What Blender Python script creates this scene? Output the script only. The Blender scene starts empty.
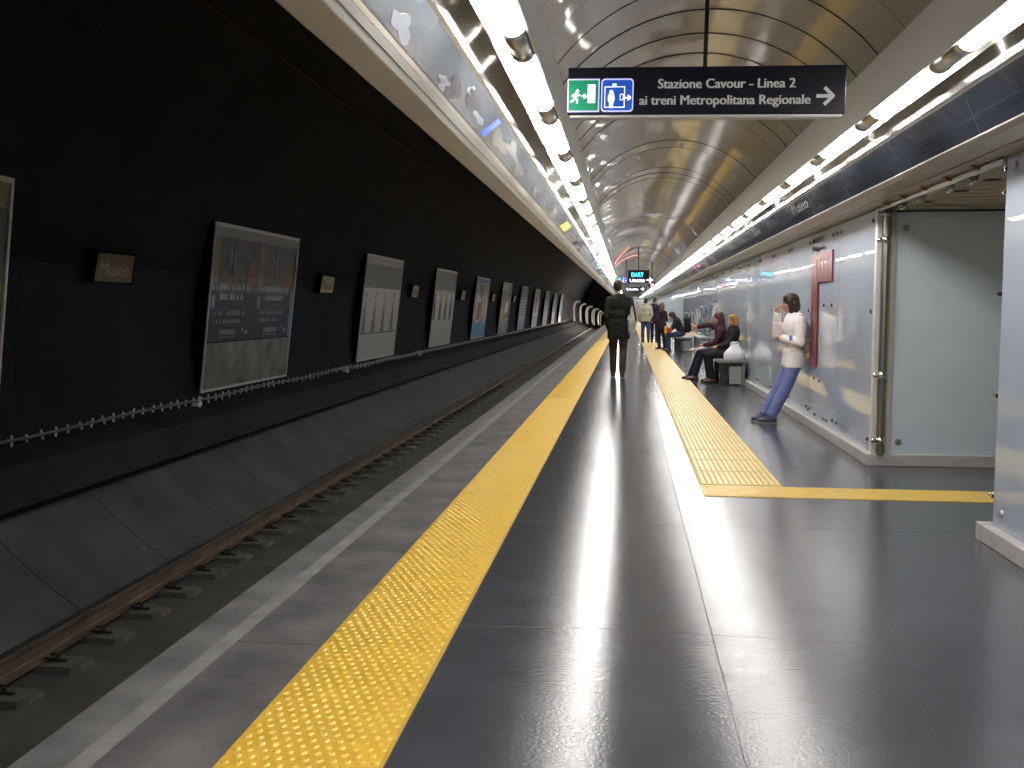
import bpy, bmesh, math, random
from mathutils import Vector, Matrix
random.seed(7)
scn = bpy.context.scene
COL = scn.collection
PI = math.pi

# ------------------------------------------------------------------ camera
CAM_H = 1.35
PITCH, YAW, FPX = math.radians(4.574), math.radians(6.880), 950.0
cd = bpy.data.cameras.new('camera')
cd.sensor_fit = 'HORIZONTAL'
cd.sensor_width = 36.0
cd.lens = FPX / 1024.0 * 36.0
cd.clip_start, cd.clip_end = 0.05, 400
cam = bpy.data.objects.new('camera', cd)
COL.objects.link(cam)
cam.location = (0, 0, CAM_H)
cam.rotation_euler = (math.radians(90) - PITCH, 0, YAW)
scn.camera = cam

# ------------------------------------------------------------------ world, exposure
world = bpy.data.worlds.new('world')
scn.world = world
world.use_nodes = True
world.node_tree.nodes['Background'].inputs[0].default_value = (0.0, 0.0, 0.0, 1)
world.node_tree.nodes['Background'].inputs[1].default_value = 0.3
scn.view_settings.view_transform = 'Standard'
scn.view_settings.look = 'None'
scn.view_settings.gamma = 1
scn.view_settings.exposure = 0.0
scn.view_settings.use_curve_mapping = False
scn.cycles.max_bounces = 8
scn.cycles.use_denoising = True
scn.cycles.sample_clamp_indirect = 8
LAMP_POWER = 33.0          # emission strength of the tube diffusers

# ------------------------------------------------------------------ materials
def mat(name, col, rough=0.5, metal=0.0, spec=0.5, coat=0.0, coat_rough=0.03, emit=None, estr=0.0,
        noise=0.0, nscale=6.0, bump=0.0, bscale=60.0, stretch=(1, 1, 1), rnoise=0.0, aniso=None):
    m = bpy.data.materials.new(name)
    m.use_nodes = True
    nt = m.node_tree
    b = nt.nodes['Principled BSDF']
    b.inputs['Base Color'].default_value = (*col, 1)
    b.inputs['Roughness'].default_value = rough
    b.inputs['Metallic'].default_value = metal
    b.inputs['Specular IOR Level'].default_value = spec
    b.inputs['Coat Weight'].default_value = coat
    b.inputs['Coat Roughness'].default_value = coat_rough
    if emit:
        b.inputs['Emission Color'].default_value = (*emit, 1)
        b.inputs['Emission Strength'].default_value = estr
    if noise or bump or rnoise:
        tc = nt.nodes.new('ShaderNodeTexCoord')
        mp = nt.nodes.new('ShaderNodeMapping')
        mp.inputs['Scale'].default_value = stretch
        nt.links.new(tc.outputs['Object'], mp.inputs['Vector'])
    if noise:
        n = nt.nodes.new('ShaderNodeTexNoise')
        n.inputs['Scale'].default_value = nscale
        n.inputs['Detail'].default_value = 6
        nt.links.new(mp.outputs[0], n.inputs['Vector'])
        mr = nt.nodes.new('ShaderNodeMapRange')
        mr.inputs['From Min'].default_value = 0.3
        mr.inputs['From Max'].default_value = 0.7
        mr.inputs['To Min'].default_value = 1 - noise
        mr.inputs['To Max'].default_value = 1 + noise
        nt.links.new(n.outputs['Fac'], mr.inputs['Value'])
        mx = nt.nodes.new('ShaderNodeVectorMath')
        mx.operation = 'SCALE'
        mx.inputs[0].default_value = col
        nt.links.new(mr.outputs[0], mx.inputs['Scale'])
        nt.links.new(mx.outputs[0], b.inputs['Base Color'])
        if rnoise:
            m2 = nt.nodes.new('ShaderNodeMapRange')
            m2.inputs['From Min'].default_value = 0.3
            m2.inputs['From Max'].default_value = 0.7
            m2.inputs['To Min'].default_value = rough * (1 - rnoise)
            m2.inputs['To Max'].default_value = rough * (1 + rnoise)
            nt.links.new(n.outputs['Fac'], m2.inputs['Value'])
            nt.links.new(m2.outputs[0], b.inputs['Roughness'])
    if bump:
        n2 = nt.nodes.new('ShaderNodeTexNoise')
        n2.inputs['Scale'].default_value = bscale
        n2.inputs['Detail'].default_value = 3
        nt.links.new(mp.outputs[0], n2.inputs['Vector'])
        bp = nt.nodes.new('ShaderNodeBump')
        bp.inputs['Strength'].default_value = bump
        bp.inputs['Distance'].default_value = 0.01
        nt.links.new(n2.outputs['Fac'], bp.inputs['Height'])
        nt.links.new(bp.outputs[0], b.inputs['Normal'])
    return m

def s2l(*c):
    return tuple(((v / 255) / 12.92 if v / 255 <= 0.04045 else ((v / 255 + 0.055) / 1.055) ** 2.4) for v in c)

M = {}
M['rubber'] = mat('dark_rubber_floor', (0.066, 0.069, 0.080), 0.165, spec=0.55, noise=0.14, nscale=2.4, bump=0.10, bscale=75, stretch=(1, 1.25, 1))
M['slab'] = mat('grey_stone_edge', (0.128, 0.124, 0.124), 0.55, noise=0.42, nscale=3.2, bump=0.15, bscale=70)
M['slab_light'] = mat('light_stone_edge', (0.158, 0.155, 0.154), 0.55, noise=0.32, nscale=4, bump=0.15, bscale=70)
M['joint'] = mat('pale_inlay', (0.25, 0.245, 0.24), 0.55, noise=0.25, nscale=7)
M['yellow'] = mat('yellow_rubber', (0.84, 0.52, 0.055), 0.32, noise=0.07, nscale=5)
M['yellow_pale'] = mat('worn_yellow_rubber', (0.80, 0.60, 0.20), 0.34, noise=0.10, nscale=7, stretch=(1, 0.3, 1))
M['concrete'] = mat('dark_concrete', (0.050, 0.049, 0.046), 0.9, noise=0.35, nscale=1.6, bump=0.35, bscale=14)
M['bed'] = mat('track_bed_concrete', (0.060, 0.057, 0.051), 0.95, noise=0.35, nscale=2.2, bump=0.35, bscale=20)
M['lining'] = mat('dark_painted_lining', (0.011, 0.013, 0.018), 0.75, spec=0.25, noise=0.3, nscale=0.8, bump=0.2, bscale=5)
M['tunnel_far'] = mat('far_tunnel_lining', (0.07, 0.06, 0.055), 0.8)
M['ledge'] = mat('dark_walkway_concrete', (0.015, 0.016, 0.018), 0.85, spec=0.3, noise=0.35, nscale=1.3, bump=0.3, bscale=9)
M['gap'] = mat('black_gap', (0.004, 0.004, 0.004), 0.9, spec=0.1)
M['rust'] = mat('rusty_rail', (0.088, 0.056, 0.034), 0.75, metal=0.2, noise=0.55, nscale=2.5, stretch=(1, 1, 3))
M['railhead'] = mat('polished_rail_head', (0.35, 0.34, 0.33), 0.35, metal=1.0)
M['plate'] = mat('track_plate', (0.085, 0.08, 0.07), 0.7, noise=0.3, nscale=12)
M['clip'] = mat('track_clip', (0.03, 0.026, 0.022), 0.6, metal=0.4)
M['beige'] = mat('beige_painted_metal', (0.42, 0.38, 0.31), 0.42, noise=0.05, nscale=3)
M['steelwhite'] = mat('white_painted_metal', (0.62, 0.61, 0.57), 0.35)
M['alu'] = mat('brushed_aluminium', (0.66, 0.63, 0.58), 0.28, metal=1.0, bump=0.05, bscale=12, stretch=(60, 1, 60))
M['alu_side'] = mat('satin_aluminium', (0.74, 0.725, 0.69), 0.40, metal=0.15)
M['trough'] = mat('lamp_reflector', (0.84, 0.81, 0.77), 0.11, metal=0.72)
M['band'] = mat('dark_glass_band', (0.020, 0.023, 0.030), 0.12, spec=0.6, coat=0.5, coat_rough=0.03, bump=0.015, bscale=2)
M['bandL'] = mat('mirror_glass_band', (0.16, 0.175, 0.19), 0.08, spec=0.7, coat=1.0, coat_rough=0.02, noise=0.12, nscale=0.9)
M['refl_pale'] = mat('pale_reflection', (0.25, 0.235, 0.19), 0.25, coat=0.6)  # tones of the reflections painted on the left band
M['refl_dark'] = mat('dark_reflection', (0.05, 0.035, 0.03), 0.25, coat=0.6)
M['refl_white'] = mat('white_reflection', (0.26, 0.28, 0.31), 0.25, coat=0.6)
M['refl_blue'] = mat('blue_reflection', (0.03, 0.10, 0.75), 0.3, emit=(0.1, 0.25, 1), estr=0.5)
M['refl_yellow'] = mat('yellow_reflection', (0.75, 0.70, 0.03), 0.3)
M['vault'] = mat('bronze_metal_vault', (0.40, 0.37, 0.31), 0.36, metal=0.30, coat=0.6, coat_rough=0.045)
M['seam'] = mat('vault_seam', (0.24, 0.215, 0.18), 0.5)
M['glass'] = mat('grey_blue_backed_glass', (0.445, 0.495, 0.575), 0.012, spec=0.50)
M['glass_edge'] = mat('green_glass_edge', (0.22, 0.27, 0.10), 0.2, coat=0.8)
M['panel'] = mat('grey_painted_panel', (0.64, 0.73, 0.80), 0.38, noise=0.05, nscale=2)
M['base'] = mat('white_stone_skirting', (0.52, 0.49, 0.46), 0.4, noise=0.1, nscale=8)
M['chrome'] = mat('chrome', (0.72, 0.70, 0.68), 0.14, metal=1.0)
M['steel'] = mat('dull_steel', (0.34, 0.32, 0.31), 0.35, metal=0.9)
M['bolt'] = mat('dark_bolt', (0.05, 0.045, 0.045), 0.35, metal=0.6)
M['sign'] = mat('black_sign_face', (0.008, 0.009, 0.018), 0.30, spec=0.4)
M['signframe'] = mat('sign_frame', (0.03, 0.03, 0.04), 0.35, metal=0.5)
M['signtext'] = mat('grey_sign_text', (0.50, 0.49, 0.47), 0.5, emit=(0.8, 0.78, 0.74), estr=0.18)
M['white_lit'] = mat('lit_white', (0.8, 0.8, 0.85), 0.5, emit=(0.86, 0.88, 1.0), estr=1.0)
M['violet_lit'] = mat('lit_pale_border', (0.5, 0.5, 0.8), 0.5, emit=(0.55, 0.55, 1.0), estr=0.75)
M['green_lit'] = mat('lit_green', (0.0, 0.22, 0.10), 0.4, emit=(0.0, 0.24, 0.10), estr=0.55)
M['blue_lit'] = mat('lit_blue', (0.01, 0.07, 0.40), 0.4, emit=(0.01, 0.10, 0.55), estr=0.5)
M['cyan_lit'] = mat('lit_cyan', (0.1, 0.5, 0.6), 0.5, emit=(0.15, 0.85, 1.0), estr=1.5)
M['pink_lit'] = mat('pink_glow', (0.8, 0.3, 0.3), 0.5, emit=(1.0, 0.36, 0.30), estr=1.6)
M['pole'] = mat('black_pole', (0.01, 0.01, 0.012), 0.5)
M['maroon'] = mat('maroon_map_panel', (0.20, 0.022, 0.045), 0.30, coat=0.1, noise=0.2, nscale=3)
M['gold'] = mat('bronze_gilt_strip', (0.30, 0.13, 0.035), 0.32, metal=0.5, noise=0.35, nscale=5, stretch=(8, 8, 1))
M['maroon_ink'] = mat('maroon_ink', (0.32, 0.03, 0.07), 0.5)
M['bench'] = mat('grey_bench_slab', (0.20, 0.205, 0.19), 0.35, noise=0.1, nscale=8)
M['bench_leg'] = mat('dark_bench_leg', (0.045, 0.043, 0.045), 0.4, metal=0.5)
M['bench_glass'] = mat('pale_bench_panel', (0.35, 0.38, 0.36), 0.15, coat=0.6)
M['ring'] = mat('pale_lining_rib', (0.70, 0.64, 0.58), 0.6)
M['endwall'] = mat('pale_end_wall', (0.55, 0.62, 0.66), 0.5)
M['passage_ceiling'] = mat('beige_corrugated_ceiling', (0.50, 0.46, 0.35), 0.45)
M['diffuser'] = mat('lamp_diffuser', (0.9, 0.9, 0.9), 0.4, emit=(1.0, 0.975, 0.955), estr=LAMP_POWER)
M['skin'] = mat('skin', (0.52, 0.29, 0.20), 0.5)
M['skin_warm'] = mat('ruddy_skin', (0.50, 0.22, 0.13), 0.5)
M['eye'] = mat('eye', (0.02, 0.015, 0.012), 0.2)
M['lips'] = mat('lips', (0.40, 0.13, 0.11), 0.45)

# ------------------------------------------------------------------ helpers
def tag(o, label=None, cat=None, group=None, kind=None):
    if label: o['label'] = label
    if cat: o['category'] = cat
    if group: o['group'] = group
    if kind: o['kind'] = kind
    return o

def link_mesh(name, bm, m, parent=None, smooth=False, loc=None):
    me = bpy.data.meshes.new(name)
    bmesh.ops.recalc_face_normals(bm, faces=bm.faces[:])
    bm.to_mesh(me)
    bm.free()
    for p in me.polygons: p.use_smooth = smooth
    o = bpy.data.objects.new(name, me)
    for mm in (m if isinstance(m, (list, tuple)) else [m]): me.materials.append(mm)
    if parent: o.parent = parent
    if loc: o.location = loc
    COL.objects.link(o)
    return o

def empty(name, loc, rz=0.0):
    o = bpy.data.objects.new(name, None)
    o.empty_display_size = 0.1
    o.location = loc
    o.rotation_euler = (0, 0, rz)
    COL.objects.link(o)
    return o

def copy_tree(o, parent=None, depth=3, keep=None):
    c = o.copy()
    COL.objects.link(c)
    c.parent = parent
    if depth > 0:
        for ch in [x for x in o.children]:
            copy_tree(ch, c, depth - 1)
    return c

def NB(): return bmesh.new()

def box(bm, x0, x1, y0, y1, z0, z1, mi=0, mat4=None):
    vs = [bm.verts.new(p) for p in ((x0, y0, z0), (x1, y0, z0), (x1, y1, z0), (x0, y1, z0), (x0, y0, z1), (x1, y0, z1), (x1, y1, z1), (x0, y1, z1))]
    if mat4:
        for v in vs: v.co = mat4 @ v.co
    for q in ((0, 3, 2, 1), (4, 5, 6, 7), (0, 1, 5, 4), (1, 2, 6, 5), (2, 3, 7, 6), (3, 0, 4, 7)):
        f = bm.faces.new([vs[i] for i in q]); f.material_index = mi
    return vs

def bbox(bm, x0, x1, y0, y1, z0, z1, b=0.004, seg=2):
    t = bmesh.new()
    box(t, x0, x1, y0, y1, z0, z1)
    bmesh.ops.bevel(t, geom=t.edges[:], offset=b, segments=seg, affect='EDGES', profile=0.6)
    me = bpy.data.meshes.new('tmp'); t.to_mesh(me); t.free()
    bm.from_mesh(me); bpy.data.meshes.remove(me)

def extrude_y(bm, pts, y0, y1, closed=True, mi=0, ysegs=1):
    rows = []
    for k in range(ysegs + 1):
        y = y0 + (y1 - y0) * k / ysegs
        rows.append([bm.verts.new((x, y, z)) for x, z in pts])
    n = len(pts)
    for a, b in zip(rows, rows[1:]):
        for i in range(n if closed else n - 1):
            j = (i + 1) % n
            f = bm.faces.new((a[i], a[j], b[j], b[i])); f.material_index = mi
    if closed:
        f = bm.faces.new(rows[0][::-1]); f.material_index = mi
        f = bm.faces.new(rows[-1]); f.material_index = mi

def frame_of(d):
    d = d.normalized()
    a = Vector((0, 0, 1)) if abs(d.z) < 0.95 else Vector((0, 1, 0))
    u = d.cross(a).normalized()
    return u, d.cross(u).normalized()

def capsule(bm, a, b, ra, rb, seg=12, caps=4, sx=1.0, up=None):
    """tapered rounded limb from a to b; sx squashes the section across u"""
    a, b = Vector(a), Vector(b)
    d = (b - a)
    L = d.length
    if L < 1e-6: d = Vector((0, 0, 1))
    dn = d.normalized()
    if up is not None:
        u = dn.cross(Vector(up)).normalized(); v = dn.cross(u).normalized()
    else:
        u, v = frame_of(dn)
    prof = []
    for i in range(caps + 1):
        t = -PI / 2 + (PI / 2) * i / caps
        prof.append((a + dn * (ra * math.sin(t)), ra * math.cos(t)))
    for i in range(caps + 1):
        t = (PI / 2) * i / caps
        prof.append((b + dn * (rb * math.sin(t)), rb * math.cos(t)))
    rings = []
    for c, r in prof:
        if r < 1e-5: rings.append([bm.verts.new(c)]); continue
        rings.append([bm.verts.new(c + u * (r * sx * math.cos(2 * PI * k / seg)) + v * (r * math.sin(2 * PI * k / seg))) for k in range(seg)])
    for p, q in zip(rings, rings[1:]):
        if len(p) == 1 and len(q) == 1: continue
        for k in range(seg):
            l = (k + 1) % seg
            if len(p) == 1: bm.faces.new((p[0], q[l], q[k]))
            elif len(q) == 1: bm.faces.new((p[k], p[l], q[0]))
            else: bm.faces.new((p[k], p[l], q[l], q[k]))

def ell(bm, c, r, rot=None, seg=14, rings=9):
    c = Vector(c)
    R = rot if rot else Matrix.Identity(3)
    rows = []
    for i in range(rings + 1):
        t = -PI / 2 + PI * i / rings
        if i in (0, rings): rows.append([bm.verts.new(c + R @ Vector((0, 0, r[2] * math.sin(t))))]); continue
        rows.append([bm.verts.new(c + R @ Vector((r[0] * math.cos(t) * math.cos(2 * PI * k / seg), r[1] * math.cos(t) * math.sin(2 * PI * k / seg), r[2] * math.sin(t)))) for k in range(seg)])
    for p, q in zip(rows, rows[1:]):
        for k in range(seg):
            l = (k + 1) % seg
            if len(p) == 1: bm.faces.new((p[0], q[l], q[k]))
            elif len(q) == 1: bm.faces.new((p[k], p[l], q[0]))
            else: bm.faces.new((p[k], p[l], q[l], q[k]))

def cyl(bm, a, b, r, seg=14, r2=None, mi=0):
    a, b = Vector(a), Vector(b)
    u, v = frame_of(b - a)
    r2 = r if r2 is None else r2
    A = [bm.verts.new(a + (u * math.cos(2 * PI * k / seg) + v * math.sin(2 * PI * k / seg)) * r) for k in range(seg)]
    B = [bm.verts.new(b + (u * math.cos(2 * PI * k / seg) + v * math.sin(2 * PI * k / seg)) * r2) for k in range(seg)]
    for k in range(seg):
        f = bm.faces.new((A[k], A[(k + 1) % seg], B[(k + 1) % seg], B[k])); f.material_index = mi
    f = bm.faces.new(A[::-1]); f.material_index = mi
    f = bm.faces.new(B); f.material_index = mi

def path_tube(bm, pts, r, seg=8):
    for p, q in zip(pts, pts[1:]): capsule(bm, p, q, r, r, seg=seg, caps=2)

def remesh(bm, voxel, smooth=4, factor=0.5):
    """fuse overlapping closed shapes into one continuous skin, returned as a bmesh"""
    me = bpy.data.meshes.new('tmp'); bm.to_mesh(me); bm.free()
    o = bpy.data.objects.new('tmp', me); COL.objects.link(o)
    md = o.modifiers.new('r', 'REMESH'); md.mode = 'VOXEL'; md.voxel_size = voxel
    sm = o.modifiers.new('s', 'SMOOTH'); sm.factor = factor; sm.iterations = smooth
    dg = bpy.context.evaluated_depsgraph_get()
    me2 = bpy.data.meshes.new_from_object(o.evaluated_get(dg))
    out = bmesh.new(); out.from_mesh(me2)
    bpy.data.objects.remove(o); bpy.data.meshes.remove(me); bpy.data.meshes.remove(me2)
    return out

def text_bm(s, height, bold=0.0, width=None, align='LEFT'):
    """flat lettering in the XZ plane facing -Y, baseline at z=0; width forces the overall width"""
    cu = bpy.data.curves.new('t', 'FONT')
    cu.body = s; cu.size = 1.0; cu.offset = 0.0; cu.extrude = 0.0; cu.resolution_u = 3
    o = bpy.data.objects.new('t', cu); COL.objects.link(o)
    dg = bpy.context.evaluated_depsgraph_get()
    me = bpy.data.meshes.new_from_object(o.evaluated_get(dg))
    bm = bmesh.new(); bm.from_mesh(me)
    bpy.data.objects.remove(o); bpy.data.curves.remove(cu); bpy.data.meshes.remove(me)
    xs = [v.co.x for v in bm.verts]
    x0, x1 = min(xs), max(xs)
    sz = height / 0.73
    sx = sz if width is None else width / (x1 - x0)
    if bold:
        for d in (-bold, bold):
            g = bmesh.ops.duplicate(bm, geom=bm.faces[:] if d < 0 else base_faces)
            if d < 0: base_faces = g['geom'] and [f for f in g['geom'] if isinstance(f, bmesh.types.BMFace)]
            for v in g['geom']:
                if isinstance(v, bmesh.types.BMVert): v.co.x += (d if d < 0 else 2 * d)
    off = 0 if align == 'LEFT' else -(x1 - x0) / 2 * sx
    for v in bm.verts:
        v.co = Vector(((v.co.x - x0) * sx + off, 0, v.co.y * sz))
    return bm

def thicken(bm, d):
    r = bmesh.ops.extrude_face_region(bm, geom=bm.faces[:])
    for v in r['geom']:
        if isinstance(v, bmesh.types.BMVert): v.co += Vector(d)

# ------------------------------------------------------------------ dimensions
Y0, Y1 = -3.0, 104.0
EDGE = -1.80
WALLX = 2.11
BASEX = 2.05
OPEN0, OPEN1 = 5.70, 8.40         # the side passage
TZ = 2.47
LX, RX = -0.460, 1.405             # tube rows
R_LIN, XC, ZC = 5.6, 0.08, 0.68   # tunnel lining circle

# ------------------------------------------------------------------ platform floor
def reflection_crown(x):      # slight swell added to the floor to shift the lamp reflections
    if x <= -0.70 or x >= 0.50: return 0.0
    t = (x + 0.70) / 0.66 if x < -0.04 else (0.50 - x) / 0.54
    t = max(0.0, min(1.0, t))
    return 0.0125 * (t * 0.55 + 0.45 * t * t * (3 - 2 * t))
CX = [-0.70 + 0.05 * i for i in range(25)]
bm = NB()
extrude_y(bm, [(x, reflection_crown(x)) for x in CX] + [(1.5, 0.0), (3.0, 0.0), (6.0, 0.0)], Y0, Y1, closed=False)
me_top = bpy.data.meshes.new('floor_top'); bm.to_mesh(me_top); bm.free()
for q in me_top.polygons: q.use_smooth = True
bm = NB(); bm.from_mesh(me_top); bpy.data.meshes.remove(me_top)
box(bm, -0.70, 6.0, Y0, Y1, -0.12, -0.004)
o = link_mesh('floor', bm, M['rubber'])
for q in o.data.polygons: q.use_smooth = q.center.z > -0.003
tag(o, kind='structure')
bm = NB(); box(bm, EDGE + 0.24, -1.20, Y0, Y1, -0.12, 0.0)
tag(link_mesh('floor_edge_paving', bm, M['slab']), kind='structure')
bm = NB(); box(bm, -1.20, -0.70, Y0, Y1, -0.12, -0.006)
tag(link_mesh('floor_strip_bed', bm, M['slab']), kind='structure')
bm = NB()
box(bm, EDGE, EDGE + 0.165, Y0, Y1, -0.14, 0.0)
tag(link_mesh('trim_platform_nosing', bm, M['slab_light']), kind='structure')
bm = NB()
box(bm, EDGE + 0.165, EDGE + 0.24, Y0, Y1, -0.12, 0.001)
tag(link_mesh('trim_platform_inlay', bm, M['joint']), kind='structure')
bm = NB()
y = Y0 + 0.6
while y < 40:
    box(bm, EDGE + 0.245, -1.203, y, y + 0.005, -0.01, 0.0006); y += 1.5
tag(link_mesh('trim_paving_joint', bm, M['plate']), kind='structure')
bm = NB()
for x in (0.36, ):
    box(bm, x, x + 0.004, Y0, 60, -0.01, reflection_crown(x) + 0.0008)
for y in (1.9, 3.9, 5.9, 8.9, 11.9):
    box(bm, 0.50, 2.04, y, y + 0.003, -0.01, 0.0005)
    extrude_y(bm, [(x, reflection_crown(x) + 0.0006) for x in CX] + [(0.50, -0.01), (-0.70, -0.01)], y, y + 0.003)
tag(link_mesh('trim_floor_seam', bm, mat('floor_seam', (0.05, 0.053, 0.062), 0.42)), kind='structure')
bm = NB(); box(bm, EDGE + 0.12, 6.0, Y0, Y1, -1.30, -0.12)
tag(link_mesh('wall_platform_edge', bm, M['ledge']), kind='structure')

# tactile strip with domes
strip = empty('tactile_strip', (0, 0, 0))
tag(strip, 'bright yellow studded tactile strip running beside the platform edge', 'tactile paving')
bm = NB()
box(bm, -1.195, -0.705, Y0, Y1, -0.006, 0.006)
link_mesh('mat', bm, M['yellow'], strip)
bm = NB()
def dome(bm, x, y, z, r, h, seg=8):
    top = [bm.verts.new((x + 0.55 * r * math.cos(2 * PI * k / seg), y + 0.55 * r * math.sin(2 * PI * k / seg), z + h)) for k in range(seg)]
    bot = [bm.verts.new((x + r * math.cos(2 * PI * k / seg), y + r * math.sin(2 * PI * k / seg), z)) for k in range(seg)]
    for k in range(seg): bm.faces.new((bot[k], bot[(k + 1) % seg], top[(k + 1) % seg], top[k]))
    bm.faces.new(top)
nrow = 0
y = 0.9
while y < 40:
    st = 0.0425
    n = 11
    for i in range(n):
        x = -1.195 + 0.0222 + i * 0.0425 + (0.0212 if nrow % 2 else 0)
        if x > -0.715: continue
        dome(bm, x, y, 0.005, 0.0145, 0.0060, 8 if y < 9 else 5)
    y += 0.0425 if y < 14 else 0.085
    nrow += 1
tag(link_mesh('studs', bm, mat('pale_yellow_studs', (0.90, 0.62, 0.12), 0.26), strip), kind='stuff')
bm = NB()
box(bm, -0.712, -0.700, Y0, Y1, -0.006, 0.0066)
y = 0.75
while y < 60:
    box(bm, -1.195, -0.712, y, y + 0.0025, 0, 0.0064); y += 0.6
link_mesh('border', bm, mat('dull_yellow_edge', (0.62, 0.40, 0.05), 0.45), strip)

# ribbed guide strip (beside the wall) and the cross strip
gs = empty('guide_strip', (0.87, 7, 0))
tag(gs, 'pale yellow ribbed guide strip running down the middle of the dark floor', 'tactile paving')
bm = NB(); box(bm, 0.565 - 0.87, 1.18 - 0.87, 0.27, 90, 0, 0.005)
link_mesh('mat', bm, mat('yellow_groove_rubber', (0.50, 0.34, 0.08), 0.5), gs)
bm = NB()
for i in range(14):
    x = 0.60 + i * 0.0428 - 0.87
    pts = [(x - 0.017, 0.005), (x - 0.012, 0.011), (x + 0.012, 0.011), (x + 0.017, 0.005)]
    yy = 0.27 + max(0, 0.0)
    for k in range(150):
        a, b = 0.30 + k * 0.60, 0.30 + k * 0.60 + 0.575
        if k > 60: continue
        extrude_y(bm, pts, a, b)
link_mesh('ribs', bm, M['yellow_pale'], gs)
cs = empty('guide_strip', (0.565, 6.87, 0))
tag(cs, 'short plain yellow strip turning right across the floor into the side passage', 'tactile paving')
bm = NB(); box(bm, 0, 4.4, 0.0, 0.40, 0, 0.005)
link_mesh('mat', bm, mat('yellow_cross_rubber', (0.76, 0.52, 0.10), 0.36, noise=0.12, nscale=6), cs)
bm = NB()
for i in range(8):
    box(bm, 0.03 + i * 0.0, 4.4, 0.03 + i * 0.046, 0.045 + i * 0.046, 0.005, 0.007)
link_mesh('ribs', bm, mat('yellow_cross_ribs', (0.80, 0.56, 0.14), 0.36), cs)

# ------------------------------------------------------------------ track pit
bm = NB(); box(bm, -4.45, EDGE + 0.12, Y0, 128, -1.35, -1.15)
tag(link_mesh('floor_track_bed', bm, M['bed']), kind='structure')
bm = NB()
pts = [(-4.25, -1.16), (-4.30, -1.10), (-4.50, -0.965), (-4.72, -0.80), (-4.93, -0.62), (-5.12, -0.43), (-5.7, -0.43), (-5.7, -1.35), (-4.25, -1.35)]
extrude_y(bm, pts, Y0, 128)
tag(link_mesh('wall_track_invert', bm, M['concrete']), kind='structure')
bm = NB()
y = 1.0
while y < 60:
    for (a, b) in zip(pts[1:5], pts[2:6]):
        n = Vector((b[1] - a[1], 0, -(b[0] - a[0]))).normalized()
        if n.x < 0: n = -n
        q = [Vector((a[0], y, a[1])), Vector((b[0], y, b[1]))]
        vs = [bm.verts.new(q[0] + n * 0.001), bm.verts.new(q[1] + n * 0.001), bm.verts.new(q[1] + n * 0.001 + Vector((0, 0.012, 0))), bm.verts.new(q[0] + n * 0.001 + Vector((0, 0.012, 0)))]
        bm.faces.new(vs)
    y += 1.5
tag(link_mesh('trim_invert_joint', bm, M['gap']), kind='structure')
bm = NB()
box(bm, -5.6, -5.20, Y0, 128, -0.43, -0.36)
tag(link_mesh('trim_dark_gap', bm, M['gap']), kind='structure')
bm = NB()
pts = [(-5.14, -0.36), (-5.15, -0.05), (-5.17, 0.0), (-5.44, 0.12), (-5.60, 0.12), (-5.60, -0.36)]
extrude_y(bm, pts, Y0, 128)
tag(link_mesh('wall_service_ledge', bm, M['ledge']), kind='structure')

# tunnel lining (segmented ring arcs)
def lin(angle, r=R_LIN): return XC + r * math.cos(angle), ZC + r * math.sin(angle)
bm = NB()
A0, A1, NA = math.radians(200), math.radians(20), 48
yy = Y0 - 1
rows = []
while yy <= 130:
    for e in (0.0, 0.02, 1.48):
        rr = R_LIN - (0.0 if e else -0.004)
        rows.append([bm.verts.new((lin(A0 + (A1 - A0) * k / NA, rr)[0], yy + e, lin(A0 + (A1 - A0) * k / NA, rr)[1])) for k in range(NA + 1)])
    yy += 1.5
for p, q in zip(rows, rows[1:]):
    for k in range(NA): bm.faces.new((p[k], p[k + 1], q[k + 1], q[k]))
tag(link_mesh('wall_left', bm, M['lining']), kind='structure')

# faint reddish cable high on the lining and dark ones lower
for ang, mm, lab in ((139, mat('rusty_cable', (0.05, 0.022, 0.012), 0.8), 'thin rust brown cable running high along the black tunnel lining'),):
    bm = NB()
    x, z = lin(math.radians(ang), R_LIN - 0.03)
    path_tube(bm, [(x, -2, z), (x, 60, z)], 0.018, 6)
    tag(link_mesh('cable', bm, mm), lab, 'cable')

# rails
RZ = -0.93
def rail_bm(xc, y0=Y0, y1=120):
    bm = NB()
    pr = [(-0.036, 0), (-0.034, 0.0), (0.034, 0), (0.036, -0.008), (0.036, -0.032), (0.012, -0.045), (0.008, -0.07), (0.008, -0.125), (0.018, -0.138), (0.070, -0.150), (0.070, -0.160),
          (-0.070, -0.160), (-0.070, -0.150), (-0.018, -0.138), (-0.008, -0.125), (-0.008, -0.07), (-0.012, -0.045), (-0.036, -0.032), (-0.036, -0.008)]
    extrude_y(bm, pr, y0, y1)
    for f in bm.faces:
        n = f.calc_center_median().z
        if n > -0.012: f.material_index = 1
    return bm
for xc, lab in ((-4.05, 'rusty brown rail further from the platform, fully in view'), (-2.60, 'steel rail tucked close under the platform edge')):
    o = link_mesh('rail', rail_bm(0), [M['rust'], M['railhead']], loc=(xc, 0, RZ))
    tag(o, lab, 'rail', 'running rails of the track')

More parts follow.
